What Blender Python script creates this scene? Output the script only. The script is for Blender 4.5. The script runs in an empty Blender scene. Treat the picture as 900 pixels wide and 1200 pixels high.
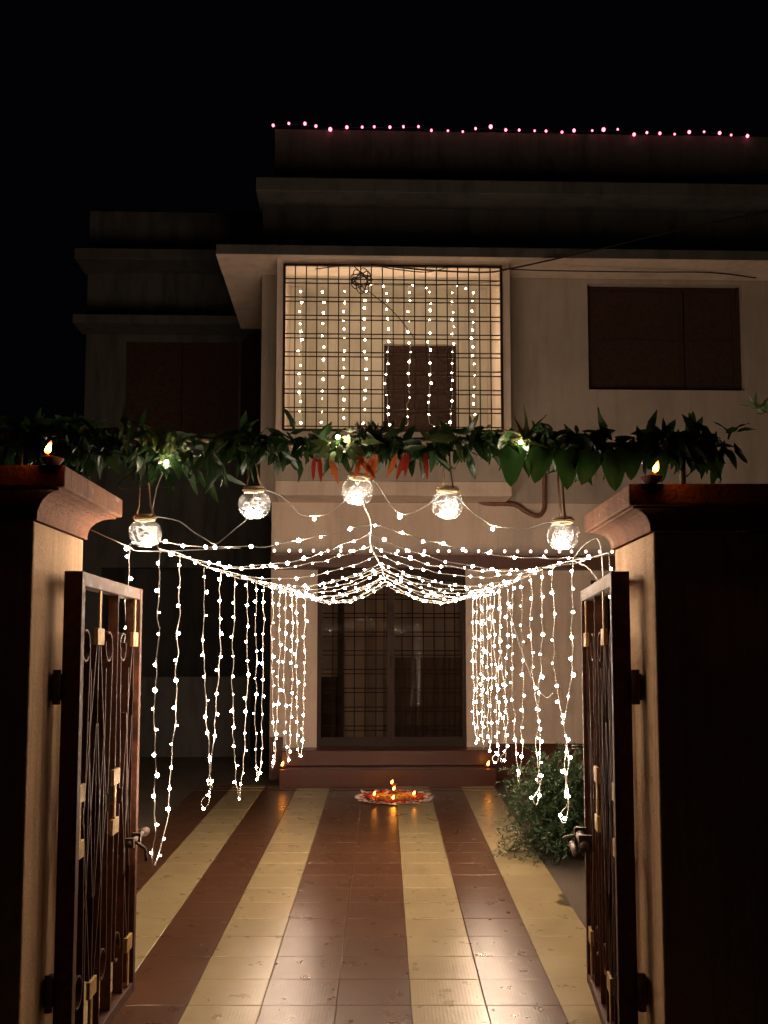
import bpy, bmesh, math, random
from mathutils import Vector, Matrix, noise

# ------------------------------------------------------------------ camera, world, light, exposure
sc = bpy.context.scene
C = sc.collection
R = math.radians
cam_d = bpy.data.cameras.new('camera')
cam = bpy.data.objects.new('camera', cam_d); C.objects.link(cam)
cam_d.sensor_fit = 'VERTICAL'; cam_d.sensor_height = 36.0
cam_d.lens = 36.6; cam_d.shift_y = 64 / 1200.0
cam_d.clip_start = 0.05; cam_d.clip_end = 2000
cam.location = (0, 0, 1.75)
cam.rotation_euler = (math.pi / 2 + math.atan(0.0865), 0, 0)
sc.camera = cam

w = bpy.data.worlds.new('World'); sc.world = w; w.use_nodes = True
bg = w.node_tree.nodes['Background']
bg.inputs[0].default_value = (0.55, 0.62, 1.0, 1); bg.inputs[1].default_value = 0.0009   # night sky

sd = bpy.data.lights.new('night_fill', 'SUN'); so = bpy.data.objects.new('night_fill', sd); C.objects.link(so)  # added weak fill from behind the camera, faintly lifting parapet and pillar fronts
sd.energy = 0.0007; sd.angle = R(12); sd.color = (0.95, 0.92, 0.9)
so.rotation_euler = (R(50), 0, R(-18))

sc.view_settings.view_transform = 'Standard'; sc.view_settings.look = 'None'
sc.view_settings.exposure = 0.22; sc.view_settings.gamma = 1.0
sc.cycles.use_denoising = True
sc.cycles.max_bounces = 8; sc.cycles.diffuse_bounces = 3; sc.cycles.glossy_bounces = 3
sc.cycles.transmission_bounces = 8; sc.cycles.transparent_max_bounces = 12
sc.cycles.sample_clamp_indirect = 4.0
sc.cycles.caustics_reflective = False; sc.cycles.caustics_refractive = False

BULB_E = 310.0          # radiance of one white LED globe
FLAME_E = 40.0
SLOPE = 0.0393         # the drive rises gently from the gate to the steps
def gz(y): return SLOPE * y
rnd = random.Random(11)

# ------------------------------------------------------------------ materials
def new_mat(name):
    m = bpy.data.materials.new(name); m.use_nodes = True
    nt = m.node_tree
    return m, nt, nt.nodes['Principled BSDF']
def N(nt, t, **kw):
    n = nt.nodes.new(t)
    for k, v in kw.items():
        if k in n.inputs: n.inputs[k].default_value = v
        else: setattr(n, k, v)
    return n
def ramp(nt, src, stops):
    r = nt.nodes.new('ShaderNodeValToRGB')
    cr = r.color_ramp
    while len(cr.elements) > 1: cr.elements.remove(cr.elements[0])
    cr.elements[0].position = stops[0][0]; cr.elements[0].color = (*stops[0][1], 1)
    for p, c in stops[1:]:
        e = cr.elements.new(p); e.color = (*c, 1)
    nt.links.new(src, r.inputs[0]); return r
def bump(nt, b, src, strength, dist):
    n = nt.nodes.new('ShaderNodeBump'); n.inputs['Strength'].default_value = strength; n.inputs['Distance'].default_value = dist
    nt.links.new(src, n.inputs['Height']); nt.links.new(n.outputs[0], b.inputs['Normal']); return n
def coords(nt, scale=(1, 1, 1), kind='Object'):
    tc = nt.nodes.new('ShaderNodeTexCoord'); mp = nt.nodes.new('ShaderNodeMapping')
    mp.inputs['Scale'].default_value = scale
    nt.links.new(tc.outputs[kind], mp.inputs[0]); return mp.outputs[0]
def mixc(nt, fac, a, b, mode='MIX'):
    m = nt.nodes.new('ShaderNodeMix'); m.data_type = 'RGBA'; m.blend_type = mode
    for sock, v in ((m.inputs[0], fac), (m.inputs[6], a), (m.inputs[7], b)):
        if hasattr(v, 'links'): nt.links.new(v, sock)
        elif isinstance(v, tuple): sock.default_value = (*v, 1)
        else: sock.default_value = v
    return m.outputs[2]

def plaster(name, base, grime, amount=0.5, rough=0.85, streak=3.0, scale=1.4, bs=0.35, chip=None):
    m, nt, b = new_mat(name)
    co = coords(nt)
    n1 = N(nt, 'ShaderNodeTexNoise', Scale=scale, Detail=7.0, Roughness=0.62); nt.links.new(co, n1.inputs['Vector'])
    co2 = coords(nt, (streak, streak, 0.35))
    n2 = N(nt, 'ShaderNodeTexNoise', Scale=2.4, Detail=6.0, Roughness=0.65); nt.links.new(co2, n2.inputs['Vector'])
    n3 = N(nt, 'ShaderNodeTexNoise', Scale=60.0, Detail=5.0, Roughness=0.7); nt.links.new(co, n3.inputs['Vector'])
    r1 = ramp(nt, n1.outputs[0], [(0.42, (0, 0, 0)), (0.68, (1, 1, 1))])
    r2 = ramp(nt, n2.outputs[0], [(0.48, (0, 0, 0)), (0.72, (1, 1, 1))])
    c = mixc(nt, r1.outputs[0], base, tuple(x * 0.82 for x in base))
    mul = nt.nodes.new('ShaderNodeMath'); mul.operation = 'MULTIPLY'; mul.inputs[1].default_value = amount
    nt.links.new(r2.outputs[0], mul.inputs[0])
    c = mixc(nt, mul.outputs[0], c, grime)
    if chip:
        n4 = N(nt, 'ShaderNodeTexNoise', Scale=9.0, Detail=9.0, Roughness=0.7); nt.links.new(co, n4.inputs['Vector'])
        r4 = ramp(nt, n4.outputs[0], [(0.63, (0, 0, 0)), (0.67, (1, 1, 1))])
        c = mixc(nt, r4.outputs[0], c, chip)
    r3 = ramp(nt, n3.outputs[0], [(0.3, (0.85, 0.85, 0.85)), (0.7, (1, 1, 1))])
    c = mixc(nt, 1.0, c, r3.outputs[0], 'MULTIPLY')
    nt.links.new(c, b.inputs['Base Color'])
    b.inputs['Roughness'].default_value = rough
    add = nt.nodes.new('ShaderNodeMath'); add.operation = 'ADD'
    nt.links.new(n1.outputs[0], add.inputs[0]); nt.links.new(n3.outputs[0], add.inputs[1])
    bump(nt, b, add.outputs[0], bs, 0.012)
    return m

def metal_paint(name, base, worn, rough=0.55, metallic=0.0):
    m, nt, b = new_mat(name)
    co = coords(nt)
    n1 = N(nt, 'ShaderNodeTexNoise', Scale=22.0, Detail=8.0, Roughness=0.7); nt.links.new(co, n1.inputs['Vector'])
    r1 = ramp(nt, n1.outputs[0], [(0.45, base), (0.62, worn)])
    nt.links.new(r1.outputs[0], b.inputs['Base Color'])
    r2 = ramp(nt, n1.outputs[0], [(0.3, (rough * 0.8,) * 3), (0.7, (min(1, rough * 1.5),) * 3)])
    nt.links.new(r2.outputs[0], b.inputs['Roughness'])
    b.inputs['Metallic'].default_value = metallic; b.inputs['Specular IOR Level'].default_value = 0.22
    bump(nt, b, n1.outputs[0], 0.25, 0.004)
    return m

def plain(name, col, rough=0.6, metallic=0.0, var=0.15, vscale=30.0):
    m, nt, b = new_mat(name)
    co = coords(nt)
    n1 = N(nt, 'ShaderNodeTexNoise', Scale=vscale, Detail=5.0); nt.links.new(co, n1.inputs['Vector'])
    r1 = ramp(nt, n1.outputs[0], [(0.3, tuple(c * (1 - var) for c in col)), (0.7, tuple(min(1, c * (1 + var)) for c in col))])
    nt.links.new(r1.outputs[0], b.inputs['Base Color'])
    b.inputs['Roughness'].default_value = rough; b.inputs['Metallic'].default_value = metallic
    return m

def emitter(name, col, strength):
    m, nt, b = new_mat(name)
    b.inputs['Base Color'].default_value = (0.8, 0.8, 0.8, 1)
    b.inputs['Emission Color'].default_value = (*col, 1); b.inputs['Emission Strength'].default_value = strength
    return m

def flame_mat():
    m, nt, b = new_mat('flame')
    tc = nt.nodes.new('ShaderNodeTexCoord'); sep = nt.nodes.new('ShaderNodeSeparateXYZ')
    nt.links.new(tc.outputs['Generated'], sep.inputs[0])
    r = ramp(nt, sep.outputs[2], [(0.0, (1.0, 0.02, 0.002)), (0.22, (1.0, 0.34, 0.025)), (0.65, (1.0, 0.36, 0.03)), (0.88, (1.0, 0.04, 0.004)), (1.0, (0.7, 0.012, 0.001))])
    nt.links.new(r.outputs[0], b.inputs['Emission Color'])
    b.inputs['Emission Strength'].default_value = FLAME_E
    return m

def tile_mat(name, base, dark):
    m, nt, b = new_mat(name)
    co = coords(nt)
    oi = nt.nodes.new('ShaderNodeObjectInfo')
    tc = nt.nodes.new('ShaderNodeTexCoord')
    geo = nt.nodes.new('ShaderNodeNewGeometry')
    mp = nt.nodes.new('ShaderNodeMapping'); nt.links.new(geo.outputs['Position'], mp.inputs[0])
    n1 = N(nt, 'ShaderNodeTexNoise', Scale=3.2, Detail=5.0, Roughness=0.5, Distortion=0.2); nt.links.new(mp.outputs[0], n1.inputs['Vector'])
    n2 = N(nt, 'ShaderNodeTexNoise', Scale=9.0, Detail=4.0, Roughness=0.55); nt.links.new(mp.outputs[0], n2.inputs['Vector'])
    r1 = ramp(nt, n1.outputs[0], [(0.25, (0, 0, 0)), (0.8, (1, 1, 1))])
    c = mixc(nt, r1.outputs[0], base, dark)
    r2 = ramp(nt, n2.outputs[0], [(0.3, (0.93, 0.93, 0.93)), (0.6, (1.0, 1.0, 1.0))])
    c = mixc(nt, 1.0, c, r2.outputs[0], 'MULTIPLY')
    rr = ramp(nt, oi.outputs['Random'], [(0.0, (0.93, 0.93, 0.93)), (1.0, (1.04, 1.08, 1.08))])
    c = mixc(nt, 1.0, c, rr.outputs[0], 'MULTIPLY')
    # dirt spots and stains
    n5 = N(nt, 'ShaderNodeTexNoise', Scale=3.1, Detail=10.0, Roughness=0.75); nt.links.new(mp.outputs[0], n5.inputs['Vector'])
    r5 = ramp(nt, n5.outputs[0], [(0.5, (0, 0, 0)), (0.9, (0.6, 0.6, 0.6))])
    c = mixc(nt, r5.outputs[0], c, (0.05, 0.035, 0.025))
    # damp leaf-litter stains beside the bush
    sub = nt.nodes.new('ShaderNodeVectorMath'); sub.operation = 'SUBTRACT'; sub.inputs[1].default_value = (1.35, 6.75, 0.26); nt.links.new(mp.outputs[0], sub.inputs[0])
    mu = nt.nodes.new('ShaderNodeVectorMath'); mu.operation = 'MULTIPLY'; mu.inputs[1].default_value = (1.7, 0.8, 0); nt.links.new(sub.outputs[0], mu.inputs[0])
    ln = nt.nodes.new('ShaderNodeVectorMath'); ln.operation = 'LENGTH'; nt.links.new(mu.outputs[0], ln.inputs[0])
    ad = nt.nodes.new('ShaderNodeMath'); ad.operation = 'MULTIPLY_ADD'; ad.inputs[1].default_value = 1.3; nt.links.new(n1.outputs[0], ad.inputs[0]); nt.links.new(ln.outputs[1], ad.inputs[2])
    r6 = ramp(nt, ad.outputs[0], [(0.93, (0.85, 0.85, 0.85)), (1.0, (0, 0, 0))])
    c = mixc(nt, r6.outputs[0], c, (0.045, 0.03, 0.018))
    nt.links.new(c, b.inputs['Base Color'])
    rg = ramp(nt, n2.outputs[0], [(0.2, (0.25,) * 3), (0.8, (0.34,) * 3)])
    nt.links.new(rg.outputs[0], b.inputs['Roughness'])
    # fine ribs pressed into the tile, running across the drive
    wv = N(nt, 'ShaderNodeTexWave', Scale=18.7, Distortion=0.0); wv.bands_direction = 'X'
    nt.links.new(tc.outputs['Object'], wv.inputs['Vector'])
    add = nt.nodes.new('ShaderNodeMath'); add.operation = 'MULTIPLY_ADD'; add.inputs[1].default_value = 0.55
    hn = nt.nodes.new('ShaderNodeMath'); hn.operation = 'MULTIPLY'; hn.inputs[1].default_value = 0.35; nt.links.new(n1.outputs[0], hn.inputs[0])
    nt.links.new(wv.outputs[0], add.inputs[0]); nt.links.new(hn.outputs[0], add.inputs[2])
    bump(nt, b, add.outputs[0], 0.22, 0.0014)
    b.inputs['Specular IOR Level'].default_value = 0.36
    return m

def leaf_mat(name, c1, c2, rough=0.42):
    m, nt, b = new_mat(name)
    oi = nt.nodes.new('ShaderNodeObjectInfo')
    co = coords(nt); n1 = N(nt, 'ShaderNodeTexNoise', Scale=18.0, Detail=4.0); nt.links.new(co, n1.inputs['Vector'])
    add = nt.nodes.new('ShaderNodeMath'); add.operation = 'MULTIPLY_ADD'; add.inputs[1].default_value = 0.55
    nt.links.new(oi.outputs['Random'], add.inputs[0])
    sc2 = nt.nodes.new('ShaderNodeMath'); sc2.operation = 'MULTIPLY'; sc2.inputs[1].default_value = 0.5
    nt.links.new(n1.outputs[0], sc2.inputs[0]); nt.links.new(sc2.outputs[0], add.inputs[2])
    r = ramp(nt, add.outputs[0], [(0.2, c1), (0.8, c2)])
    nt.links.new(r.outputs[0], b.inputs['Base Color'])
    b.inputs['Roughness'].default_value = rough
    tr = nt.nodes.new('ShaderNodeBsdfTranslucent'); nt.links.new(r.outputs[0], tr.inputs[0])
    mx = nt.nodes.new('ShaderNodeMixShader'); mx.inputs[0].default_value = 0.2
    out = nt.nodes['Material Output']
    nt.links.new(b.outputs[0], mx.inputs[1]); nt.links.new(tr.outputs[0], mx.inputs[2]); nt.links.new(mx.outputs[0], out.inputs[0])
    return m

def window_glass(name, tint, ior=1.5):
    m, nt, b = new_mat(name)
    out = nt.nodes['Material Output']
    t = nt.nodes.new('ShaderNodeBsdfTransparent'); t.inputs[0].default_value = (*tint, 1)
    g = nt.nodes.new('ShaderNodeBsdfGlossy'); g.inputs['Roughness'].default_value = 0.03
    fr = nt.nodes.new('ShaderNodeFresnel'); fr.inputs[0].default_value = ior
    mx = nt.nodes.new('ShaderNodeMixShader')
    nt.links.new(fr.outputs[0], mx.inputs[0]); nt.links.new(t.outputs[0], mx.inputs[1]); nt.links.new(g.outputs[0], mx.inputs[2])
    nt.links.new(mx.outputs[0], out.inputs[0]); return m

M = {}
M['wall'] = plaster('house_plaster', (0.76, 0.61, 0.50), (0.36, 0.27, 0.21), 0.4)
M['upper_wall'] = plaster('dimmed_upper_plaster', (0.44, 0.37, 0.31), (0.22, 0.18, 0.15), 0.4)  # greyer, darker copy of the house plaster; weaker light upstairs put into its colour
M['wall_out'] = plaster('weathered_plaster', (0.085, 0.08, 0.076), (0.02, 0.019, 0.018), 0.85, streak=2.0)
M['white_wall'] = plaster('balcony_plaster', (0.68, 0.62, 0.52), (0.34, 0.28, 0.2), 0.5)
M['pillar'] = plaster('pillar_plaster', (0.80, 0.52, 0.30), (0.36, 0.20, 0.11), 0.7, streak=7.0, scale=5.0, bs=0.6)
M['cap'] = plaster('pillar_cap_paint', (0.33, 0.12, 0.05), (0.11, 0.042, 0.024), 0.85, streak=9.0, scale=7.0, bs=1.0, rough=0.8, chip=(0.50, 0.33, 0.19))
M['red_oxide'] = plaster('red_oxide_step', (0.085, 0.02, 0.011), (0.04, 0.012, 0.008), 0.5, rough=0.28, bs=0.12)
M['maroon'] = plaster('maroon_ledge_paint', (0.12, 0.05, 0.035), (0.06, 0.025, 0.02), 0.5, rough=0.5, bs=0.15)
M['ground'] = plaster('dark_cement', (0.085, 0.062, 0.042), (0.03, 0.023, 0.017), 0.6, streak=1.0, scale=2.0, bs=0.6)
M['gate'] = metal_paint('gate_brown_paint', (0.05, 0.018, 0.011), (0.10, 0.036, 0.018))
M['gold'] = metal_paint('gate_gold_paint', (0.42, 0.27, 0.10), (0.26, 0.15, 0.06), 0.5, 0.2)
M['steel'] = metal_paint('bolt_steel', (0.09, 0.065, 0.05), (0.05, 0.03, 0.022), 0.42, 0.6)
M['grille'] = metal_paint('grille_dark_paint', (0.03, 0.017, 0.013), (0.045, 0.024, 0.018), 0.5, 0.2)
M['shutter'] = metal_paint('shutter_maroon', (0.048, 0.024, 0.017), (0.03, 0.015, 0.011), 0.55, 0.0)
M['wood'] = metal_paint('dark_wood', (0.045, 0.02, 0.013), (0.03, 0.014, 0.01), 0.55, 0.0)
M['interior'] = plaster('interior_wall', (0.6, 0.48, 0.38), (0.3, 0.2, 0.15), 0.3)
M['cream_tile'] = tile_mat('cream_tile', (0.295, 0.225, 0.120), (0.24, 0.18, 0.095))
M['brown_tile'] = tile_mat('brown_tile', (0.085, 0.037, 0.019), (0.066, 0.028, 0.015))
M['wire'] = plain('clear_white_wire', (0.42, 0.405, 0.385), 0.35, 0, 0.03)
M['jar_wire'] = plain('bright_wire', (0.5, 0.49, 0.46), 0.3, 0, 0.03)
M['cable'] = plain('black_cable', (0.012, 0.011, 0.011), 0.5)
M['twine'] = plain('brown_twine', (0.17, 0.085, 0.045), 0.9, 0, 0.4, 200)
M['jute'] = plain('pale_jute', (0.62, 0.50, 0.30), 0.9, 0, 0.3, 200)
M['clay'] = plain('fired_clay', (0.30, 0.10, 0.045), 0.8, 0, 0.25)
M['wick'] = plain('cotton_wick', (0.5, 0.42, 0.3), 0.9)
M['oil'] = plain('lamp_oil', (0.25, 0.12, 0.03), 0.12)
M['red_plastic'] = plain('red_plastic', (0.45, 0.03, 0.015), 0.35)
M['white_plastic'] = plain('white_plastic', (0.75, 0.73, 0.68), 0.35)
M['bark'] = plain('bark', (0.09, 0.06, 0.04), 0.9, 0, 0.4)
M['bamboo'] = plain('cane_pole', (0.25, 0.17, 0.08), 0.6, 0, 0.3)
M['pipe'] = plain('rusty_pipe', (0.16, 0.065, 0.04), 0.5, 0, 0.4)
M['bulb'] = emitter('warm_white_led', (1.0, 0.735, 0.52), BULB_E)
M['bulb_jar'] = emitter('cool_white_led', (1.0, 0.84, 0.68), 120.0)
M['bulb_balcony'] = emitter('balcony_led', (1.0, 0.76, 0.50), 95.0)
M['bulb_ledge'] = emitter('ledge_led', (1.0, 0.80, 0.62), 5.0)
M['bulb_red'] = emitter('pink_led', (1.0, 0.13, 0.22), 5.5)
M['flame'] = flame_mat()
M['mango'] = leaf_mat('mango_leaf', (0.012, 0.036, 0.010), (0.042, 0.088, 0.024))
M['heart'] = leaf_mat('heart_leaf', (0.03, 0.085, 0.02), (0.045, 0.12, 0.03), 0.35)
M['pale'] = leaf_mat('pale_leaf', (0.13, 0.19, 0.05), (0.22, 0.25, 0.09))
M['young'] = leaf_mat('young_leaf', (0.10, 0.17, 0.05), (0.20, 0.25, 0.09))
M['orange'] = leaf_mat('orange_leaf', (0.45, 0.09, 0.03), (0.58, 0.17, 0.04))
M['crimson'] = leaf_mat('crimson_leaf', (0.30, 0.025, 0.018), (0.42, 0.05, 0.025))
M['bush'] = leaf_mat('bush_leaf', (0.025, 0.058, 0.022), (0.05, 0.095, 0.038), 0.5)
M['pet_red'] = leaf_mat('petal_red', (0.55, 0.02, 0.02), (0.62, 0.05, 0.03))
M['pet_orange'] = leaf_mat('petal_orange', (0.8, 0.22, 0.02), (0.85, 0.35, 0.03))
M['pet_yellow'] = leaf_mat('petal_yellow', (0.85, 0.55, 0.06), (0.85, 0.65, 0.1))
M['pet_white'] = leaf_mat('petal_white', (0.8, 0.62, 0.55), (0.85, 0.75, 0.68))
M['glass_door'] = window_glass('door_glass', (0.8, 0.77, 0.75), 1.06)
def jar_glass():
    m, nt, b = new_mat('jar_glass'); out = nt.nodes['Material Output']
    t = nt.nodes.new('ShaderNodeBsdfTransparent'); t.inputs[0].default_value = (.97, .97, .96, 1)
    g = nt.nodes.new('ShaderNodeBsdfGlossy'); g.inputs['Roughness'].default_value = 0.08
    d = nt.nodes.new('ShaderNodeBsdfTranslucent'); d.inputs[0].default_value = (.9, .9, .88, 1)
    co = coords(nt); n1 = N(nt, 'ShaderNodeTexNoise', Scale=19.0, Detail=2.0, Distortion=1.0); nt.links.new(co, n1.inputs['Vector'])
    r = ramp(nt, n1.outputs[0], [(0.45, (0.01,) * 3), (0.62, (0.13,) * 3)])
    m1 = nt.nodes.new('ShaderNodeMixShader'); nt.links.new(r.outputs[0], m1.inputs[0]); nt.links.new(t.outputs[0], m1.inputs[1]); nt.links.new(d.outputs[0], m1.inputs[2])
    lw = nt.nodes.new('ShaderNodeLayerWeight'); lw.inputs[0].default_value = 0.5
    p = nt.nodes.new('ShaderNodeMath'); p.operation = 'POWER'; p.inputs[1].default_value = 4.0; nt.links.new(lw.outputs['Facing'], p.inputs[0])
    q = nt.nodes.new('ShaderNodeMath'); q.operation = 'MULTIPLY_ADD'; q.inputs[1].default_value = 0.45; q.inputs[2].default_value = 0.05; nt.links.new(p.outputs[0], q.inputs[0])
    m2 = nt.nodes.new('ShaderNodeMixShader'); nt.links.new(q.outputs[0], m2.inputs[0]); nt.links.new(m1.outputs[0], m2.inputs[1]); nt.links.new(g.outputs[0], m2.inputs[2])
    nt.links.new(m2.outputs[0], out.inputs[0]); bump(nt, g, n1.outputs[0], .5, .004); return m
M['glass_jar'] = jar_glass()

# ------------------------------------------------------------------ mesh helpers
class MB:
    def __init__(s): s.v = []; s.f = []; s.smooth = []
    def add(s, vs, fs, sm=False):
        o = len(s.v); s.v += [tuple(v) for v in vs]
        for f in fs: s.f.append(tuple(i + o for i in f)); s.smooth.append(sm)
        return s
    def box(s, x0, x1, y0, y1, z0, z1):
        return s.add([(x0,y0,z0),(x1,y0,z0),(x1,y1,z0),(x0,y1,z0),(x0,y0,z1),(x1,y0,z1),(x1,y1,z1),(x0,y1,z1)],
              [(0,3,2,1),(4,5,6,7),(0,1,5,4),(1,2,6,5),(2,3,7,6),(3,0,4,7)])
    def bar(s, a, b, wx, wy, up=(0,1,0)):
        """a flat bar from a to b: wx wide in the plane, wy deep along 'up'"""
        a = Vector(a); b = Vector(b); d = (b - a).normalized(); u = Vector(up)
        sd_ = d.cross(u).normalized() * wx / 2; u = u.normalized() * wy / 2
        vs = [p + i * sd_ + j * u for p in (a, b) for i, j in ((-1,-1),(1,-1),(1,1),(-1,1))]
        return s.add(vs, [(0,1,2,3),(7,6,5,4),(0,4,5,1),(1,5,6,2),(2,6,7,3),(3,7,4,0)])
    def tube(s, pts, r, n=6, closed=False, sm=True):
        pts = [Vector(p) for p in pts]
        rs = r if isinstance(r, (list, tuple)) else [r] * len(pts)
        vs = []; fs = []; prev = None; L = len(pts)
        for i, p in enumerate(pts):
            if closed: d = (pts[(i + 1) % L] - pts[i - 1])
            else: d = (pts[min(i + 1, L - 1)] - pts[max(i - 1, 0)])
            d = d.normalized() if d.length > 1e-9 else Vector((0, 0, 1))
            if prev is None:
                a = Vector((0, 0, 1)) if abs(d.z) < 0.9 else Vector((1, 0, 0)); nrm = d.cross(a).normalized()
            else:
                nrm = (prev - d * prev.dot(d)); nrm = nrm.normalized() if nrm.length > 1e-6 else d.orthogonal().normalized()
            prev = nrm; bn = d.cross(nrm)
            for k in range(n):
                t = 2 * math.pi * k / n
                vs.append(p + (nrm * math.cos(t) + bn * math.sin(t)) * rs[i])
        m_ = L if closed else L - 1
        for i in range(m_):
            for k in range(n):
                a = i * n + k; b = i * n + (k + 1) % n; c2 = ((i + 1) % L) * n + (k + 1) % n; d2 = ((i + 1) % L) * n + k
                fs.append((a, b, c2, d2))
        if not closed:
            fs.append(tuple(range(n - 1, -1, -1))); fs.append(tuple((L - 1) * n + k for k in range(n)))
        return s.add(vs, fs, sm)
    def lathe(s, prof, c=(0,0,0), n=20, sm=True):
        vs = []; fs = []
        for r_, z in prof:
            for k in range(n):
                t = 2 * math.pi * k / n
                vs.append((c[0] + r_ * math.cos(t), c[1] + r_ * math.sin(t), c[2] + z))
        for i in range(len(prof) - 1):
            for k in range(n):
                fs.append((i * n + k, i * n + (k + 1) % n, (i + 1) * n + (k + 1) % n, (i + 1) * n + k))
        return s.add(vs, fs, sm)
    def mesh(s, name, mat):
        me = bpy.data.meshes.new(name); me.from_pydata(s.v, [], s.f); me.update()
        me.polygons.foreach_set('use_smooth', s.smooth)
        mats = mat if isinstance(mat, list) else [mat]
        for m_ in mats: me.materials.append(m_)
        return me
    def obj(s, name, mat, parent=None, loc=None, bev=0):
        me = s.mesh(name, mat)
        o = bpy.data.objects.new(name, me); C.objects.link(o)
        if parent: o.parent = parent
        if loc: o.location = loc
        if bev:
            b = o.modifiers.new('bevel', 'BEVEL'); b.width = bev; b.segments = 2; b.limit_method = 'ANGLE'
        return o
def place(name, me, parent=None, loc=(0,0,0), rot=None, scale=None):
    o = bpy.data.objects.new(name, me); C.objects.link(o)
    if parent: o.parent = parent
    o.location = loc
    if rot is not None:
        if isinstance(rot, Matrix): o.rotation_euler = rot.to_euler()
        else: o.rotation_euler = rot
    if scale is not None: o.scale = scale if isinstance(scale, tuple) else (scale,) * 3
    return o
def thing(name, label, cat, loc=(0,0,0), rz=0, group=None):
    o = bpy.data.objects.new(name, None); C.objects.link(o); o.empty_display_size = 0.1
    o.location = loc; o.rotation_euler = (0, 0, rz); tag(o, label, cat, group); return o
def tag(o, label, cat, group=None):
    o['label'] = label; o['category'] = cat
    if group: o['group'] = group
    return o
def struct(o): o['kind'] = 'structure'; return o
def stuff(o): o['kind'] = 'stuff'; return o

def ico(r, sub=2, squash=1.0):
    bm = bmesh.new(); bmesh.ops.create_icosphere(bm, subdivisions=sub, radius=r)
    for v in bm.verts: v.co.z *= squash
    b = MB(); b.add([v.co.copy() for v in bm.verts], [[v.index for v in f.verts] for f in bm.faces], True); bm.free(); return b
ORD = ['first', 'second', 'third', 'fourth', 'fifth', 'sixth', 'seventh', 'eighth', 'ninth', 'tenth', 'eleventh', 'twelfth', 'thirteenth', 'fourteenth', 'fifteenth', 'sixteenth']

# ------------------------------------------------------------------ ground
b = MB()
prof = [(-60, 0.0), (-2, -0.005), (0, -0.02), (3, gz(3) - 0.025), (14.5, gz(14.5) - 0.025), (20, gz(14.5)), (300, gz(14.5))]
xs = [-300, -30, -6, -2.2, 1.4, 6, 30, 300]
for y, z in prof:
    for x in xs: b.v.append((x, y, z))
for i in range(len(prof) - 1):
    for j in range(len(xs) - 1):
        n_ = len(xs); b.f.append((i*n_+j, i*n_+j+1, (i+1)*n_+j+1, (i+1)*n_+j)); b.smooth.append(False)
struct(b.obj('ground', M['ground']))

# tiled drive: a thin mortar bed with every tile a piece of its own
T = 0.336; ang = math.atan(SLOPE)
x_edges = [-1.894 + T * i for i in range(10)]
cols = ['b', 'c', 'b', 'c', 'b', 'b', 'c', 'b', 'c']
y0 = 4.83 - T * 5; rows = 24; y1 = 10.79
b = MB()
b.add([(x_edges[0]-.02, y0-.02, gz(y0)-.012), (x_edges[-1]+.02, y0-.02, gz(y0)-.012), (x_edges[-1]+.02, y1, gz(y1)-.012), (x_edges[0]-.02, y1, gz(y1)-.012),
       (x_edges[0]-.02, y0-.02, gz(y0)-.04), (x_edges[-1]+.02, y0-.02, gz(y0)-.04), (x_edges[-1]+.02, y1, gz(y1)-.04), (x_edges[0]-.02, y1, gz(y1)-.04)],
      [(0,1,2,3),(0,4,5,1),(1,5,6,2),(2,6,7,3),(3,7,4,0)])
drive = struct(b.obj('path', M['ground']))
def tile_mesh(name, mat, d=T):
    h = T / 2 - 0.0010; hd = d / 2 - 0.0010; e = 0.0028; b = MB()
    ring = lambda a, c, z: [(-a, -c, z), (a, -c, z), (a, c, z), (-a, c, z)]
    b.add(ring(h, hd, -0.010) + ring(h, hd, -0.0018) + ring(h - e, hd - e, 0),
          [(0,1,5,4),(1,2,6,5),(2,3,7,6),(3,0,4,7),(4,5,9,8),(5,6,10,9),(6,7,11,10),(7,4,8,11),(8,9,10,11)])
    return b.mesh(name, mat)
tm = {'c': tile_mesh('cream_tile', M['cream_tile']), 'b': tile_mesh('brown_tile', M['brown_tile'])}
last = y1 - (y0 + 23 * T)
tl = {'c': tile_mesh('cream_tile', M['cream_tile'], last), 'b': tile_mesh('brown_tile', M['brown_tile'], last)}
for r_ in range(rows):
    yc = y0 + T * (r_ + .5); use = tm
    if yc + T / 2 > y1: yc = (y0 + T * r_ + y1) / 2; use = tl
    for ci, k in enumerate(cols):
        xc = x_edges[ci] + T / 2
        place('cream_tile' if k == 'c' else 'brown_tile', use[k], drive,
              (xc + rnd.uniform(-.0006, .0006), yc, gz(yc) + rnd.uniform(-.0006, .0004)), (ang + rnd.uniform(-.0012, .0012), rnd.uniform(-.0015, .0015), rnd.uniform(-.002, .002)))

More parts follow.
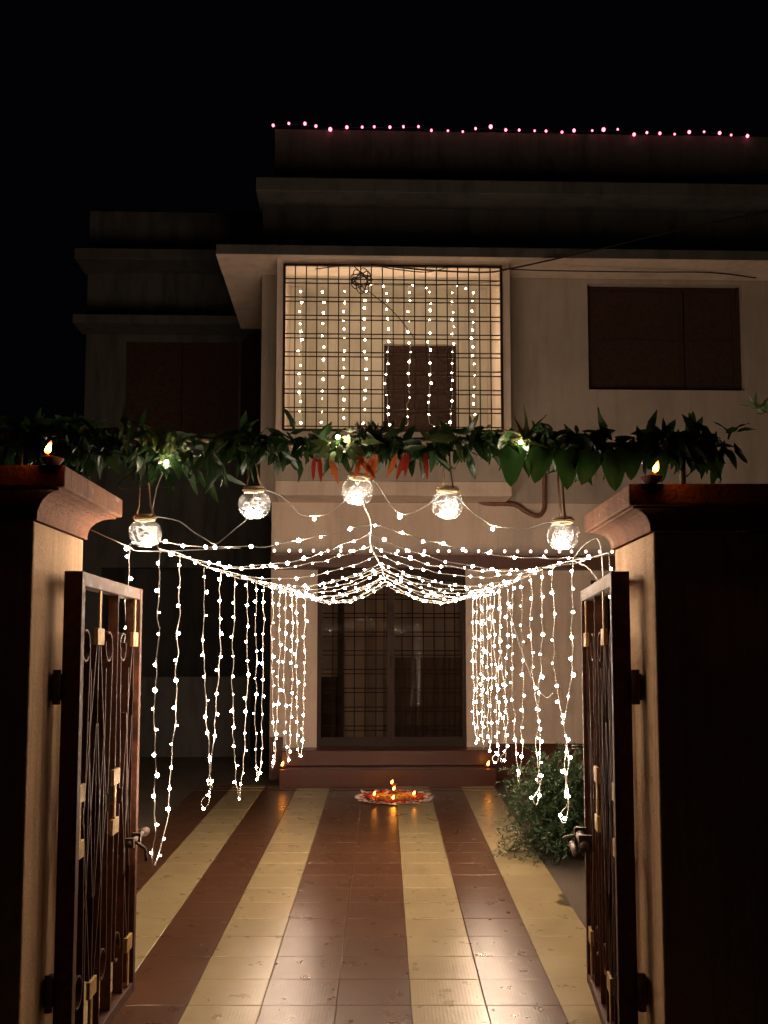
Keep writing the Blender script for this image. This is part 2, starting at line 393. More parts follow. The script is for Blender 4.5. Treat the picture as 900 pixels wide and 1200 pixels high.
# ------------------------------------------------------------------ the house (own frame, yawed 1.8 degrees)
A = R(1.8); O = Vector((0.4, 11.0, 0.42)); RZ = Matrix.Rotation(A, 3, 'Z')
house = thing('house', 'two storey cream plastered house with grilled balcony, glass doors and a recessed left wing', 'house', tuple(RZ @ O), A)
class HB(MB):
    def obj(s, name, mat, parent=None, loc=None, bev=0):
        s.v = [(x - O.x, y - O.y, z - O.z) for x, y, z in s.v]
        return MB.obj(s, name, mat, parent or house, loc, bev)
def hp(x, y, z): return (x - O.x, y - O.y, z - O.z)            # house-frame point -> child location
def hw(x, y, z): return RZ @ Vector((x, y, z))                 # house-frame point -> world
def wall_hole(y, yb, x0, x1, z0, z1, holes):
    """wall slab between y and yb with rectangular holes (x0,x1,z0,z1), sorted along x, not overlapping"""
    b = HB(); cur = x0
    for hx0, hx1, hz0, hz1 in holes:
        b.box(cur, hx0, y, yb, z0, z1)
        if hz0 > z0: b.box(hx0, hx1, y, yb, z0, hz0)
        if hz1 < z1: b.box(hx0, hx1, y, yb, hz1, z1)
        cur = hx1
    b.box(cur, x1, y, yb, z0, z1); return b
XR = 6.6
# ground floor front wall
wall_hole(11.5, 11.73, -0.886, XR, 0.36, 3.46, [(-0.374, 1.269, 0.36, 2.715), (2.667, 4.2, 1.62, 2.60)]).obj('wall', M['wall'])
# upper front wall, right of the balcony box
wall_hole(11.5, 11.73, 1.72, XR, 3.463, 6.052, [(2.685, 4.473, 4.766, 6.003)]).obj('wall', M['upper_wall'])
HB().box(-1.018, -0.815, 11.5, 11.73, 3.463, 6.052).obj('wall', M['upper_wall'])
# balcony box: parapet, cheeks, lintel, slab
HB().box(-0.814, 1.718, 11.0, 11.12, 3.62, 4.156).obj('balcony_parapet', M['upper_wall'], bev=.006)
HB().box(-0.814, 1.718, 11.0, 12.72, 3.464, 3.617).obj('balcony_slab', M['wall'], bev=.006)
HB().box(-0.814, -0.747, 11.0, 12.6, 4.158, 6.2).obj('balcony_cheek', M['wall'])
HB().box(1.633, 1.718, 11.0, 12.6, 4.158, 6.2).obj('balcony_cheek', M['wall'])
HB().box(-0.7465, 1.6325, 11.0, 11.1, 5.989, 6.0525).obj('lintel', M['wall'])
HB().box(-0.7465, 1.6325, 11.102, 12.598, 6.2, 6.26).obj('balcony_ceiling', M['white_wall'])
wall_hole(12.6, 12.75, -0.9, 1.75, 3.62, 6.3, [(0.396, 1.297, 3.62, 5.61)]).obj('balcony_back_wall', M['white_wall'])
HB().box(-0.745, -0.60, 12.25, 12.597, 3.63, 6.197).obj('pilaster', M['white_wall'], bev=.004)
HB().box(1.50, 1.631, 12.25, 12.597, 3.63, 6.197).obj('pilaster', M['white_wall'], bev=.004)
bd = HB().box(0.40, 1.293, 12.66, 12.70, 3.62, 5.605).obj('balcony_door', M['wood'])
for px, pz in ((0.46, 3.8), (0.88, 3.8), (0.46, 4.75), (0.88, 4.75)):
    HB().box(px, px + .34, 12.645, 12.657, pz, pz + .78).obj('door_panel', M['wood'], None, None, .004).parent = bd
# chhajja (sun slab) round the upper storey, upper walls, parapet
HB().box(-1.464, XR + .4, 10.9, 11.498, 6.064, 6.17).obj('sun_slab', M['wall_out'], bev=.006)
HB().box(-1.464, -1.02, 11.5, 13.45, 6.064, 6.17).obj('sun_slab', M['wall_out'], bev=.006)
HB().box(-1.464, XR + .4, 10.905, 11.499, 6.054, 6.0625).obj('soffit', M['wall'])  # paler panel under the dark slab; the lit underside is put into its colour
HB().box(-1.462, -1.02, 11.5, 13.44, 6.054, 6.0625).obj('soffit', M['wall'])
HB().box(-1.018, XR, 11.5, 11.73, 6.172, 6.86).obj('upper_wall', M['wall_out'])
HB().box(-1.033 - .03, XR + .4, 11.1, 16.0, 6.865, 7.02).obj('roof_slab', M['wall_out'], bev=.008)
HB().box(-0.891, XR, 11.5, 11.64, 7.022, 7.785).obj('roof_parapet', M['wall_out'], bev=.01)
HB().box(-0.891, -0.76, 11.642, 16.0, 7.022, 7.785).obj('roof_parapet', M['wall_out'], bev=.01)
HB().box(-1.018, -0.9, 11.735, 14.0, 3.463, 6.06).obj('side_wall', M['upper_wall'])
HB().box(-0.886, -0.75, 11.735, 14.0, 0.36, 3.46).obj('side_wall', M['wall'])
HB().box(-1.018, -0.89, 11.735, 14.0, 6.172, 6.86).obj('side_wall', M['wall_out'])
HB().box(XR - .15, XR, 11.735, 16.0, 0.36, 6.86).obj('side_wall', M['wall_out'])
# left wing
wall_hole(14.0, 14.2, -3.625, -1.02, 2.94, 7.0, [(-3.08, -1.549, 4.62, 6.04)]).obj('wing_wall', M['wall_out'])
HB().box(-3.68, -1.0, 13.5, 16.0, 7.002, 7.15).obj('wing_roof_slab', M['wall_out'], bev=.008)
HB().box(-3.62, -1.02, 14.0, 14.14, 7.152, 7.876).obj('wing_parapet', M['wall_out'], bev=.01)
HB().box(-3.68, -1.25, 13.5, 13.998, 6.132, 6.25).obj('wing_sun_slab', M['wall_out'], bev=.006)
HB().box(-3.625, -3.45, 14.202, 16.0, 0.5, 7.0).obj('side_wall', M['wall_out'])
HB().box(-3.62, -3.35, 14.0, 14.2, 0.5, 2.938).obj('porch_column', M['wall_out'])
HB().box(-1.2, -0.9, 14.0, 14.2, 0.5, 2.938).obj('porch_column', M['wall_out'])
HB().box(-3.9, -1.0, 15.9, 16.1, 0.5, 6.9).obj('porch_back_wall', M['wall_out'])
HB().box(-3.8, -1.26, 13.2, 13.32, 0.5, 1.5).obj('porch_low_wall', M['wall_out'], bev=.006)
ww = HB().box(-3.08, -2.33, 14.06, 14.10, 4.625, 6.035).obj('window_shutter', M['shutter'])
HB().box(-2.32, -1.552, 14.06, 14.10, 4.625, 6.035).obj('window_shutter', M['shutter'])
b = HB(); b.bar((-1.50, 13.98, 5.34), (-1.24, 13.72, 5.34), 1.42, 0.03, (0.7, 0.7, 0)); b.obj('open_shutter', M['wood'])
# right upper window
wf = HB().box(2.69, 4.468, 11.60, 11.63, 4.771, 4.80).obj('window_frame', M['shutter'])
HB().box(2.69, 2.73, 11.58, 11.63, 4.80, 5.998).obj('window_jamb', M['shutter']).parent = wf
HB().box(4.43, 4.468, 11.58, 11.63, 4.80, 5.998).obj('window_jamb', M['shutter']).parent = wf
s1 = HB().box(2.732, 3.812, 11.59, 11.615, 4.803, 5.99).obj('window_shutter', M['shutter'], bev=.003)
s2 = HB().box(3.826, 4.428, 11.585, 11.61, 4.803, 5.99).obj('window_shutter', M['shutter'], bev=.003)
for o_, xa, xb in ((s1, 2.79, 3.76), (s2, 3.88, 4.37)):
    for k in range(2):
        HB().box(xa, xb, 11.578 if o_ is s1 else 11.574, 11.588 if o_ is s1 else 11.584, 4.86 + .57*k, 5.37 + .57*k).obj('shutter_panel', M['shutter'], bev=.003).parent = o_
# right ground floor window
wf = HB().box(2.667, 2.71, 11.53, 11.60, 1.62, 2.6).obj('window_frame', M['wood'])
for x0_, x1_ in ((3.40, 3.45), (4.155, 4.2)): HB().box(x0_, x1_, 11.53, 11.60, 1.62, 2.6).obj('window_bar', M['wood']).parent = wf
for z0_ in (1.62, 2.555): HB().box(2.712, 4.153, 11.535, 11.595, z0_, z0_ + .045).obj('window_rail', M['wood']).parent = wf
HB().box(2.71, 4.155, 11.56, 11.565, 1.665, 2.555).obj('window_pane', M['glass_door']).parent = wf
# ledge over the door, landing and steps
HB().box(-0.872, 4.4, 11.2, 11.498, 2.707, 2.845).obj('door_ledge', M['maroon'], bev=.006)
st = HB().box(-0.735, 1.50, 10.8, 11.498, 0.36, 0.60).obj('step', M['red_oxide'], bev=.01)
HB().box(-0.735, 1.50, 11.1, 11.498, 0.602, 0.765).obj('step', M['red_oxide'], bev=.01)
HB().box(-0.372, 1.267, 11.5, 11.9, 0.5, 0.766).obj('threshold', M['red_oxide'])
# skirting band
HB().box(-0.88, -0.74, 11.47, 11.499, 0.40, 0.88).obj('skirting', M['red_oxide'])
HB().box(1.505, 6.5, 11.47, 11.499, 0.40, 0.80).obj('skirting', M['red_oxide'])
# interior seen through the glass doors
HB().box(-0.75, 3.2, 12.9, 13.0, 0.5, 3.4).obj('interior_wall', M['interior'])
HB().box(-0.747, 3.2, 11.74, 13.6, 0.70, 0.75).obj('interior_floor', M['red_oxide'])
HB().box(-0.747, 3.2, 11.74, 13.6, 3.3, 3.4).obj('interior_ceiling', M['interior'])
HB().box(-0.16, -0.10, 12.4, 12.88, 0.752, 3.0).obj('interior_cupboard', M['wood'])
HB().box(-0.70, -0.17, 12.5, 12.88, 0.752, 1.5).obj('interior_cabinet', M['wood'])
b = HB()
for i in range(34):
    x = 0.50 + i * 0.023; d = 0.02 * math.sin(i * 1.9) + .008 * math.sin(i * .7)
    b.v += [(x, 11.80 + d, 0.78), (x, 11.80 + d * .6, 1.74)]
for i in range(33): b.f.append((2*i, 2*i+2, 2*i+3, 2*i+1)); b.smooth.append(True)
b.obj('half_curtain', plain('dark_curtain', (0.10, 0.075, 0.055), .9))
# glass double door
door = HB().box(-0.374, -0.330, 11.54, 11.60, 0.768, 2.713).obj('door', M['grille'])
HB().box(1.225, 1.269, 11.54, 11.60, 0.768, 2.713).obj('door_jamb', M['grille']).parent = door
HB().box(-0.329, 1.224, 11.54, 11.60, 2.665, 2.713).obj('door_head', M['grille']).parent = door
HB().box(0.395, 0.475, 11.535, 11.59, 0.77, 2.664).obj('meeting_stile', M['grille']).parent = door
for x0_, x1_ in ((-0.329, 0.394), (0.476, 1.224)):
    HB().box(x0_, x1_, 11.55, 11.585, 0.77, 0.87).obj('bottom_rail', M['grille']).parent = door
    HB().box(x0_, x1_, 11.55, 11.585, 2.60, 2.664).obj('top_rail', M['grille']).parent = door
    HB().box(x0_, x1_, 11.563, 11.569, 0.871, 2.599).obj('glass_pane', M['glass_door']).parent = door
for x in (-.21, -.09, .03, .15, .27, .36, .56, .68, .80, .92, 1.04, 1.15):
    HB().box(x, x + .012, 11.635, 11.647, 0.78, 2.66).obj('grille_bar', M['grille']).parent = door
z = 0.93
while z < 2.62:
    for dz in (0, .048): HB().box(-.32, 1.22, 11.6475, 11.659, z + dz, z + dz + .012).obj('grille_bar', M['grille']).parent = door
    z += .208
HB().box(0.425, 0.445, 11.515, 11.534, 1.62, 1.76).obj('door_handle', M['grille'], bev=.004).parent = door
# balcony grille: each bar its own piece
gr = HB().box(-0.744, 1.630, 10.965, 10.995, 4.156, 4.176).obj('balcony_grille', M['grille'])
HB().box(-0.744, 1.630, 10.965, 10.995, 5.968, 5.988).obj('grille_rail', M['grille']).parent = gr
for x in (-0.744, 1.606): HB().box(x, x + .026, 10.962, 10.998, 4.177, 5.967).obj('grille_stile', M['grille']).parent = gr
vb = MB().box(-.006, .006, -.006, .006, -.895, .895).mesh('grille_bar', M['grille'])
for i in range(1, 20):
    place('grille_bar', vb, gr, hp(-0.731 + i * 2.348 / 20 + rnd.uniform(-.002, .002), 10.974, 5.072))
hb_ = MB().box(-1.17, 1.17, -.005, .005, -.0055, .0055).mesh('grille_rod', M['grille'])
for i in range(9):
    zz = 5.968 - .165 - i * .2027
    for dz in (-.024, .024): place('grille_rod', hb_, gr, hp(0.443, 10.986, zz + dz))

# pipe on the wall right of the balcony
b = MB(); pts = [hw(1.40, 11.47, 3.50), hw(1.50, 11.45, 3.45), hw(1.80, 11.44, 3.44), hw(1.94, 11.44, 3.36), hw(2.07, 11.44, 3.31), hw(2.14, 11.44, 3.38), hw(2.15, 11.44, 3.52), hw(2.15, 11.44, 3.95), hw(2.15, 11.44, 4.3)]
def smooth_path(p, n=5):
    p = [Vector(q) for q in p]; out = []
    for i in range(len(p) - 1):
        a = p[max(i-1, 0)]; b_ = p[i]; c_ = p[i+1]; d = p[min(i+2, len(p)-1)]
        for k in range(n):
            t = k / n
            out.append(0.5 * ((2*b_) + (c_ - a) * t + (2*a - 5*b_ + 4*c_ - d) * t*t + (3*b_ - a - 3*c_ + d) * t**3))
    out.append(p[-1]); return out
b.tube(smooth_path(pts), 0.026, 8)
tag(b.obj('drain_pipe', M['pipe']), 'rusty brown drain pipe bending out of the wall right of the balcony', 'pipe')

# ------------------------------------------------------------------ gate pillars and boundary walls
def pillar(xi, sgn, ya, yb, ztop, zcap0, zcap1, over, wdt, label):
    """xi: inner face x, sgn: +1 pillar extends to +x"""
    xo = xi + sgn * wdt; cx = (xi + xo) / 2; cy = (ya + yb) / 2
    t = thing('gate_pillar', label, 'pillar', (cx, cy, gz(3.4) - .03), 0, 'gate pillars')
    def L(b, nm, m, bev): 
        b.v = [(x - cx, y - cy, z - t.location.z) for x, y, z in b.v]; return b.obj(nm, m, t, None, bev)
    x0, x1 = sorted((xi, xo))
    sh = MB().box(x0, x1, ya, yb, gz(3.4) - .03, ztop - .001); so_ = L(sh, 'shaft', M['pillar'], .008)
    # cove moulding swept round the shaft
    prof = []
    H = zcap0 - ztop
    prof.append((0.004, 0)); prof.append((0.012, 0.0))
    for k in range(7):
        a = math.pi / 2 * k / 6
        prof.append((0.012 + (over * .82 - .012) * (1 - math.cos(a)), H * .12 + H * .80 * math.sin(a)))
    prof.append((over * .82, H * .995))
    b = MB()
    for o_, dz in prof:
        for (x, y) in ((x0 - o_, ya - o_ * .75), (x1 + o_, ya - o_ * .75), (x1 + o_, yb + o_ * .75), (x0 - o_, yb + o_ * .75)): b.v.append((x, y, ztop + dz))
    for i in range(len(prof) - 1):
        for k in range(4): b.f.append((i*4+k, i*4+(k+1)%4, (i+1)*4+(k+1)%4, (i+1)*4+k)); b.smooth.append(False)
    L(b, 'cove_moulding', M['cap'], 0)
    sb = MB().box(x0 - over, x1 + over, ya - .09, yb + .09, zcap0, zcap1)
    s_ = L(sb, 'coping_slab', M['cap'], .006)
    return t
pillar(-1.158, -1, 3.42, 3.99, 2.20, 2.297, 2.369, 0.125, 0.46, 'left gate pillar with chipped red-brown coping, beside the gate leaf with the ring-ended bolt')
pillar(0.906, 1, 3.48, 4.07, 2.17, 2.246, 2.318, 0.10, 0.46, 'right gate pillar with chipped red-brown coping, dark front filling the right edge of the picture')
for x0, x1, side in ((-9, -1.622, 'left'), (1.37, 9, 'right')):
    o_ = MB().box(x0, x1, 3.6, 3.82, 0, 1.9).obj('boundary_wall', M['pillar'], None, None, .01)
    tag(o_, f'plastered compound wall running off to the {side} of the gate pillars', 'wall')

# ------------------------------------------------------------------ gate leaves
def gate(p0, p1, side, label, bolt):
    p0 = Vector(p0); p1 = Vector(p1); d = p1 - p0; rz = math.atan2(d.y, d.x); Ln = d.length
    t = thing('gate_leaf', label, 'gate', (p0.x, p0.y, 0.315), rz, 'open gate leaves')
    H = 1.735; th = 0.064
    ys = (0.0, th) if side < 0 else (-th, 0.0)      # local y: towards the pillar
    ya, yb = ys; ym = (ya + yb) / 2; ins = 0.0 if side < 0 else 0.0
    inner = ya if side < 0 else yb                   # face towards the drive
    def part(nm, b, m=M['gate'], bev=0): return b.obj(nm, m, t, None, bev)
    part('hinge_stile', MB().box(0, .045, ya, yb, 0, H), bev=.003)
    part('free_stile', MB().box(Ln - .04, Ln, ya, yb, 0, H), bev=.003)
    part('top_rail', MB().box(.0455, Ln - .0405, ya + .001, yb - .001, H - .05, H - .001), bev=.003)
    part('bottom_rail', MB().box(.0455, Ln - .0405, ya + .001, yb - .001, .001, .045), bev=.003)
    up = (0, 1, 0); k = Ln
    D = .04
    def rod(s0, z0_, s1, z1_, wdt=.007, dep=D, off=0.0):
        part('scroll_bar', MB().bar((s0, ym + off, z0_), (s1, ym + off, z1_), wdt, dep, up))
    def ring(s0, z0_, rx=.052, rz_=.056, a0=-200, a1=110, flip=1):
        pts = []
        for i in range(17):
            a = R(a0 + (a1 - a0) * i / 16); pts.append((s0 + flip * rx * math.cos(a), z0_ + rz_ * math.sin(a)))
        b = MB()
        for i in range(16): b.bar((pts[i][0], ym, pts[i][1]), (pts[i+1][0], ym, pts[i+1][1]), .007, D - .004, up)
        part('scroll_ring', b)
    def plate(s0, z0_, w_=.10, h_=.062):
        yy = inner + (0.004 if side < 0 else -0.004)
        part('gold_plate', MB().box(s0 - w_/2, s0 + w_/2, min(yy, yy + .014 * (1 if side < 0 else -1)), max(yy, yy + .014 * (1 if side < 0 else -1)), z0_ - h_/2, z0_ + h_/2), M['gold'], .002)
    def strap(s0, z0_, z1_, w_=.026):
        yy = inner + (0.008 if side < 0 else -0.008)
        part('gold_strap', MB().box(s0 - w_/2, s0 + w_/2, min(yy, yy + .006 * (1 if side < 0 else -1)), max(yy, yy + .006 * (1 if side < 0 else -1)), z0_, z1_), M['gold'])
    for mir in (0, 1):
        f_ = (lambda z: z) if not mir else (lambda z: H - z)
        for s0 in (.30 * k, .90 * k):
            plate(s0, f_(1.51)); a, c_ = sorted((f_(1.541), f_(1.684))); strap(s0, a, c_)
            for q in (-1, 0, 1):
                if s0 + q * .2 * k > Ln - .03: continue
                rod(s0 + q * .03, f_(1.478), s0 + q * .17 * k, f_(.84 if q else .45))
                if q: rod(s0 + q * .12 * k, f_(1.20), s0 + q * .012, f_(.55))
        for s0, fl in ((.13 * k, 1), (.47 * k, 1), (.71 * k, -1)):
            ring(s0, f_(1.475), flip=fl, a0=-200 if not mir else -110, a1=110 if not mir else 200)
            rod(s0 + fl * .05, f_(1.47), s0 + fl * .02, f_(.9))
    for s0 in (.075, .60 * k):
        plate(s0, .955); plate(s0, .76); strap(s0, .792, .923)
        rod(s0, .987, s0, 1.684); rod(s0, .728, s0, .046)
    for s0 in (.20 * k, .42 * k, .81 * k): rod(s0, .046, s0, 1.39)
    # hinges
    hy = yb if side < 0 else ya; sg = 1 if side < 0 else -1
    for hz in (.30, 1.33):
        b = MB(); b.box(-.005, .06, *sorted((hy - .002 * sg, hy + .032 * sg)), hz - .045, hz + .045)
        b.tube([(-.012, hy + .012 * sg, hz - .06), (-.012, hy + .012 * sg, hz + .06)], .014, 10); part('hinge', b)
    # sliding bolt
    b = MB()
    if bolt == 'ring':
        yy = inner - .02 * sg
        b.tube([(Ln - .28, yy, .665), (Ln + .045, yy, .665)], .011, 10)
        b.lathe([(0, -.02), (.012, -.018), (.021, -.008), (.021, .008), (.012, .018), (0, .02)], (Ln + .05, yy, .665), 12)
        b.lathe([(0, -.02), (.02, -.012), (.02, .012), (0, .02)], (Ln + .012, yy, .665), 12)
        b.tube([(Ln - .18, yy, .665), (Ln - .18, yy - .05 * sg, .63), (Ln - .18, yy - .055 * sg, .58)], .007, 8)
        for q in (.25, .12): b.box(Ln - q, Ln - q + .02, *sorted((inner, yy - .016 * sg)), .645, .685)
    else:
        yy = inner - .03 * sg
        b.tube([(Ln - .34, yy, .64), (Ln - .02, yy, .66)], .020, 12)
        b.tube([(Ln - .30, yy - .035 * sg, .60), (Ln - .10, yy - .035 * sg, .615)], .014, 12)
        b.tube([(Ln - .12, yy, .66), (Ln - .06, yy - .05 * sg, .64), (Ln + .03, yy - .06 * sg, .62), (Ln + .045, yy - .055 * sg, .60)], .006, 8)
        for q in (.30, .10): b.box(Ln - q, Ln - q + .02, *sorted((inner, yy - .022 * sg)), .615, .685)
    part('sliding_bolt', b, M['steel'])
    if side > 0:
        part('stop_pin', MB().tube([(Ln - .02, inner - .0 * sg, 1.03), (Ln + .0, inner - .05 * sg, 1.03)], .006, 8), M['steel'])
    return t
gate((-1.057, 3.64), (-1.077, 4.64), -1, 'brown scrolled metal gate leaf hung on the left pillar, bolt ending in a round knob', 'ring')
gate((0.800, 3.66), (0.900, 4.76), 1, 'brown scrolled metal gate leaf on the right pillar beside the bush, thick double bolt', 'tube')

# ------------------------------------------------------------------ fairy lights
bulb_me = ico(.0068, 2, 1.2).mesh('bulb', M['bulb'])
bulb_small = ico(.0085, 2, 1.1).mesh('bulb', M['bulb'])
bulb_bal = ico(.0092, 2).mesh('bulb', M['bulb_balcony'])
def resample(pts, step):
    pts = [Vector(p) for p in pts]; out = []; acc = 0; nxt = step * .5
    for a, b_ in zip(pts, pts[1:]):
        L = (b_ - a).length
        while L and nxt <= acc + L:
            out.append(a.lerp(b_, (nxt - acc) / L)); nxt += step * rnd.uniform(.72, 1.28)
        acc += L
    return out
def kink(pts, amp, seed, step=.045):
    q = resample(pts, step)
    q = [Vector(pts[0])] + q + [Vector(pts[-1])]
    out = []
    for i, p in enumerate(q):
        n_ = noise.noise_vector(Vector((i * .43 + seed * 7.1, seed * 3.3, 0)))
        f_ = 0 if i in (0,) else 1
        out.append(p + n_ * amp * f_ + Vector((rnd.uniform(-1, 1), rnd.uniform(-1, 1), rnd.uniform(-.3, .3))) * amp * .16 * f_)
    return out
def light_string(name, label, cat, group, path_list, base, bulb, step=.115, amp=.014, wr=.0024, extra=()):
    base = Vector(base); t = thing(name, label, cat, tuple(base), 0, group)
    b = MB(); spots = []
    for i, pts in enumerate(path_list):
        kp = kink(pts, amp, rnd.uniform(0, 50))
        sp_ = smooth_path(kp, 2)
        b.tube([p - base for p in sp_], wr, 5)
        spots += resample(sp_, step)
    wire = b.obj('wire', M['wire'], t)
    for p in spots + [Vector(e) for e in extra]:
        off = Vector((rnd.uniform(-1, 1), rnd.uniform(-1, 1), rnd.uniform(-.6, .6))) * .011
        place('bulb', bulb, t, tuple(p + off - base), (rnd.uniform(-2, 2), rnd.uniform(-2, 2), 0), rnd.choice((.55, .75, .9, 1.0, 1.1, 1.25)))
    return t

# curtains: (x,y of two strands, bottom z offset from top)
LP = [((-.985, 4.56), (-.945, 4.80)), ((-.962, 5.55), (-.905, 5.74)), ((-.885, 6.17), (-.835, 6.36)), ((-.848, 6.88), (-.808, 7.0)),
      ((-.772, 7.22), (-.742, 7.38)), ((-.728, 7.72), (-.690, 7.84)), ((-.668, 8.0), (-.612, 8.06))]
RP = [((.925, 5.10), (.868, 5.32)), ((.872, 5.72), (.832, 5.92)), ((.876, 6.62), (.842, 6.82)), ((.842, 7.06), (.800, 7.16)),
      ((.815, 7.34), (.780, 7.42)), ((.775, 7.58), (.755, 7.68)), ((.750, 7.86), (.738, 7.96)), ((.722, 8.06), (.690, 8.1))]
def topz(y): return 2.215 + (y - 4.6) * .014
lens_l = [1.37, 1.29, 1.33, 1.30, 1.28, 1.30, 1.28]; lens_r = [1.30, 1.30, 1.30, 1.22, 1.26, 1.20, 1.20, 1.18]
for side, PP, LL in (('left', LP, lens_l), ('right', RP, lens_r)):
    for i, ((xa, ya), (xb, yb)) in enumerate(PP):
        za, zb = topz(ya), topz(yb); L = LL[i]
        mx, my = (xa + xb) / 2, (ya + yb) / 2
        if side == 'left' and i == 0: mx, my = xa - .01, ya + .01
        lo = za - L
        sw = rnd.uniform(.02, .05)
        if i in (1, 4, 9) or (side == 'right' and i in (0, 3)):   # strands join early and end in a little loop
            jn = lo + L * .25
            pa = [(xa, ya, za), (xa + rnd.uniform(-.01, .01), ya, za - L * .35), (mx - .01, my, jn), (mx + .012, my, lo + .1), (mx - sw, my, lo + .05), (mx - sw * .6, my, lo), (mx, my, lo + .02), (mx + .01, my, lo + .14)]
            pb = [(xb, yb, zb), (xb + rnd.uniform(-.01, .01), yb, zb - L * .4), (mx + .015, my, jn), (mx - .01, my, lo + .12), (mx + .01, my, lo + .14)]
        else:
            pa = [(xa, ya, za), (xa + rnd.uniform(-.012, .012), ya, za - L * .5), (xa * .7 + mx * .3, (ya + my) / 2, lo + .14), (mx, my, lo)]
            pb = [(xb, yb, zb), (xb + rnd.uniform(-.012, .012), yb, zb - L * .5), (xb * .7 + mx * .3, (yb + my) / 2, lo + .16), (mx + .006, my, lo + .01)]
        light_string('light_strand', f'{ORD[i]} drooping loop of white fairy lights from the gate in the {side} curtain of lights', 'fairy lights', 'hanging loops of the light curtains',
                     [pa, pb], (mx, my, lo), bulb_me, .104, .013)
# single outer strands behind the gate leaves
light_string('light_strand', 'single strand of fairy lights hanging behind the left gate leaf', 'fairy lights', 'strands behind the gate leaves',
             [[(-1.178, 4.8, 2.268), (-1.19, 4.8, 1.9), (-1.20, 4.8, 1.2), (-1.19, 4.8, .42)]], (-1.18, 4.8, .42), bulb_me, .12, .012)
light_string('light_strand', 'single strand of fairy lights hanging behind the right gate leaf', 'fairy lights', 'strands behind the gate leaves',
             [[(1.052, 4.84, 2.235), (1.056, 4.84, 1.9), (1.05, 4.84, 1.4), (1.055, 4.84, .9)]], (1.05, 4.84, .9), bulb_me, .14, .012)
# canopy: cross strands that sag from the side lines to the centre line
cross = [(-1.03, 4.62, 1.03, 4.84, -.06, 4.72, 2.355, .085), (-.985, 4.58, .99, 5.0, -.075, 5.35, 2.385, .15), (-.95, 4.8, .93, 5.1, -.07, 5.6, 2.345, .12),
         (-.96, 5.6, .90, 5.3, -.03, 6.25, 2.36, .13), (-.91, 5.8, .88, 5.75, -.02, 6.6, 2.345, .16), (-.88, 6.2, .86, 6.1, -.03, 7.0, 2.35, .13),
         (-.84, 6.4, .87, 6.6, -.015, 7.2, 2.34, .17), (-.84, 6.9, .85, 6.9, -.02, 7.4, 2.37, .13), (-.80, 7.1, .84, 7.1, 0, 7.5, 2.33, .16), (-.76, 7.3, .81, 7.35, .01, 7.65, 2.335, .18),
         (-.73, 7.6, .78, 7.6, .0, 7.8, 2.35, .15), (-.70, 7.8, .75, 7.8, .01, 7.9, 2.32, .17), (-.67, 8.0, .74, 8.0, .01, 8.0, 2.34, .19), (-.62, 8.06, .70, 8.08, .02, 8.1, 2.31, .16)]
for i, (xa, ya, xb, yb, xm, ym, zm, sag) in enumerate(cross):
    pts = []
    za, zb = topz(ya) + (.05 if i == 0 else 0), topz(yb)
    for k in range(17):
        t = k / 16; s_ = 3.3 * sag * t * (1 - t) * (1 - .25 * t)
        pts.append((xa + (xm - xa) * t, ya + (ym - ya) * t, za + (zm - za) * t - s_))
    for k in range(1, 17):
        t = 1 - k / 16; s_ = 3.3 * sag * t * (1 - t) * (1 - .25 * t)
        pts.append((xb + (xm - xb) * t, yb + (ym - yb) * t, zb + (zm - zb) * t - s_))
    light_string('canopy_strand', f'{ORD[i]} sagging cross strand from the gate in the fairy light canopy over the drive', 'fairy lights', 'cross strands of the light canopy',
                 [pts], (xm, ym, zm - sag), bulb_me, .108, .012)
# side and centre lines that carry the canopy
b = MB()
b.tube(smooth_path([(-1.18, 4.8, 2.27), (-1.02, 4.6, 2.25), (-.985, 4.56, 2.22), (-.945, 4.8, 2.225), (-.96, 5.55, 2.235), (-.885, 6.2, 2.245), (-.84, 6.9, 2.255), (-.77, 7.3, 2.26), (-.7, 7.9, 2.262), (-.62, 8.1, 2.265)], 4), .003, 5)
tag(b.obj('support_wire', M['wire']), 'thin white support wire carrying the left curtain of fairy lights', 'wire')
b = MB()
b.tube(smooth_path([(1.052, 4.84, 2.235), (.99, 5.0, 2.225), (.925, 5.1, 2.222), (.87, 5.6, 2.23), (.875, 6.6, 2.243), (.82, 7.3, 2.253), (.75, 7.8, 2.26), (.69, 8.1, 2.264)], 4), .003, 5)
b.tube(smooth_path([(.925, 5.1, 2.222), (.97, 5.0, 2.29), (1.03, 4.95, 2.30), (1.045, 4.95, 2.1)], 5), .0028, 5)
b.tube(smooth_path([(.925, 5.1, 2.222), (.98, 5.0, 2.18), (1.02, 4.95, 2.11)], 5), .0028, 5)
tag(b.obj('support_wire', M['wire']), 'thin white support wire carrying the right curtain of fairy lights', 'wire')
b = MB()
b.tube([(-.09, 4.0, 2.36), (-.06, 4.72, 2.357), (-.072, 5.6, 2.35), (-.02, 7.0, 2.355), (.01, 8.0, 2.35), (.03, 9.6, 2.45)] and smooth_path([(-.09, 4.02, 2.36), (-.06, 4.72, 2.357), (-.072, 5.6, 2.35), (-.02, 7.0, 2.355), (.015, 8.1, 2.33)], 6), .003, 5)
tag(b.obj('support_wire', M['wire']), 'thin centre wire lifting the peak of the fairy light canopy', 'wire')
# loose tail hanging inside the right curtain
b = MB(); b.tube(smooth_path([(.78, 6.6, 2.2), (.80, 6.55, 2.0), (.87, 6.5, 1.75), (.93, 6.45, 1.58), (.99, 6.4, 1.50), (1.03, 6.4, 1.53)], 5), .0035, 5)
tag(b.obj('wire_tail', M['wire']), 'loose plug-ended wire tail dangling inside the right curtain of lights', 'wire')

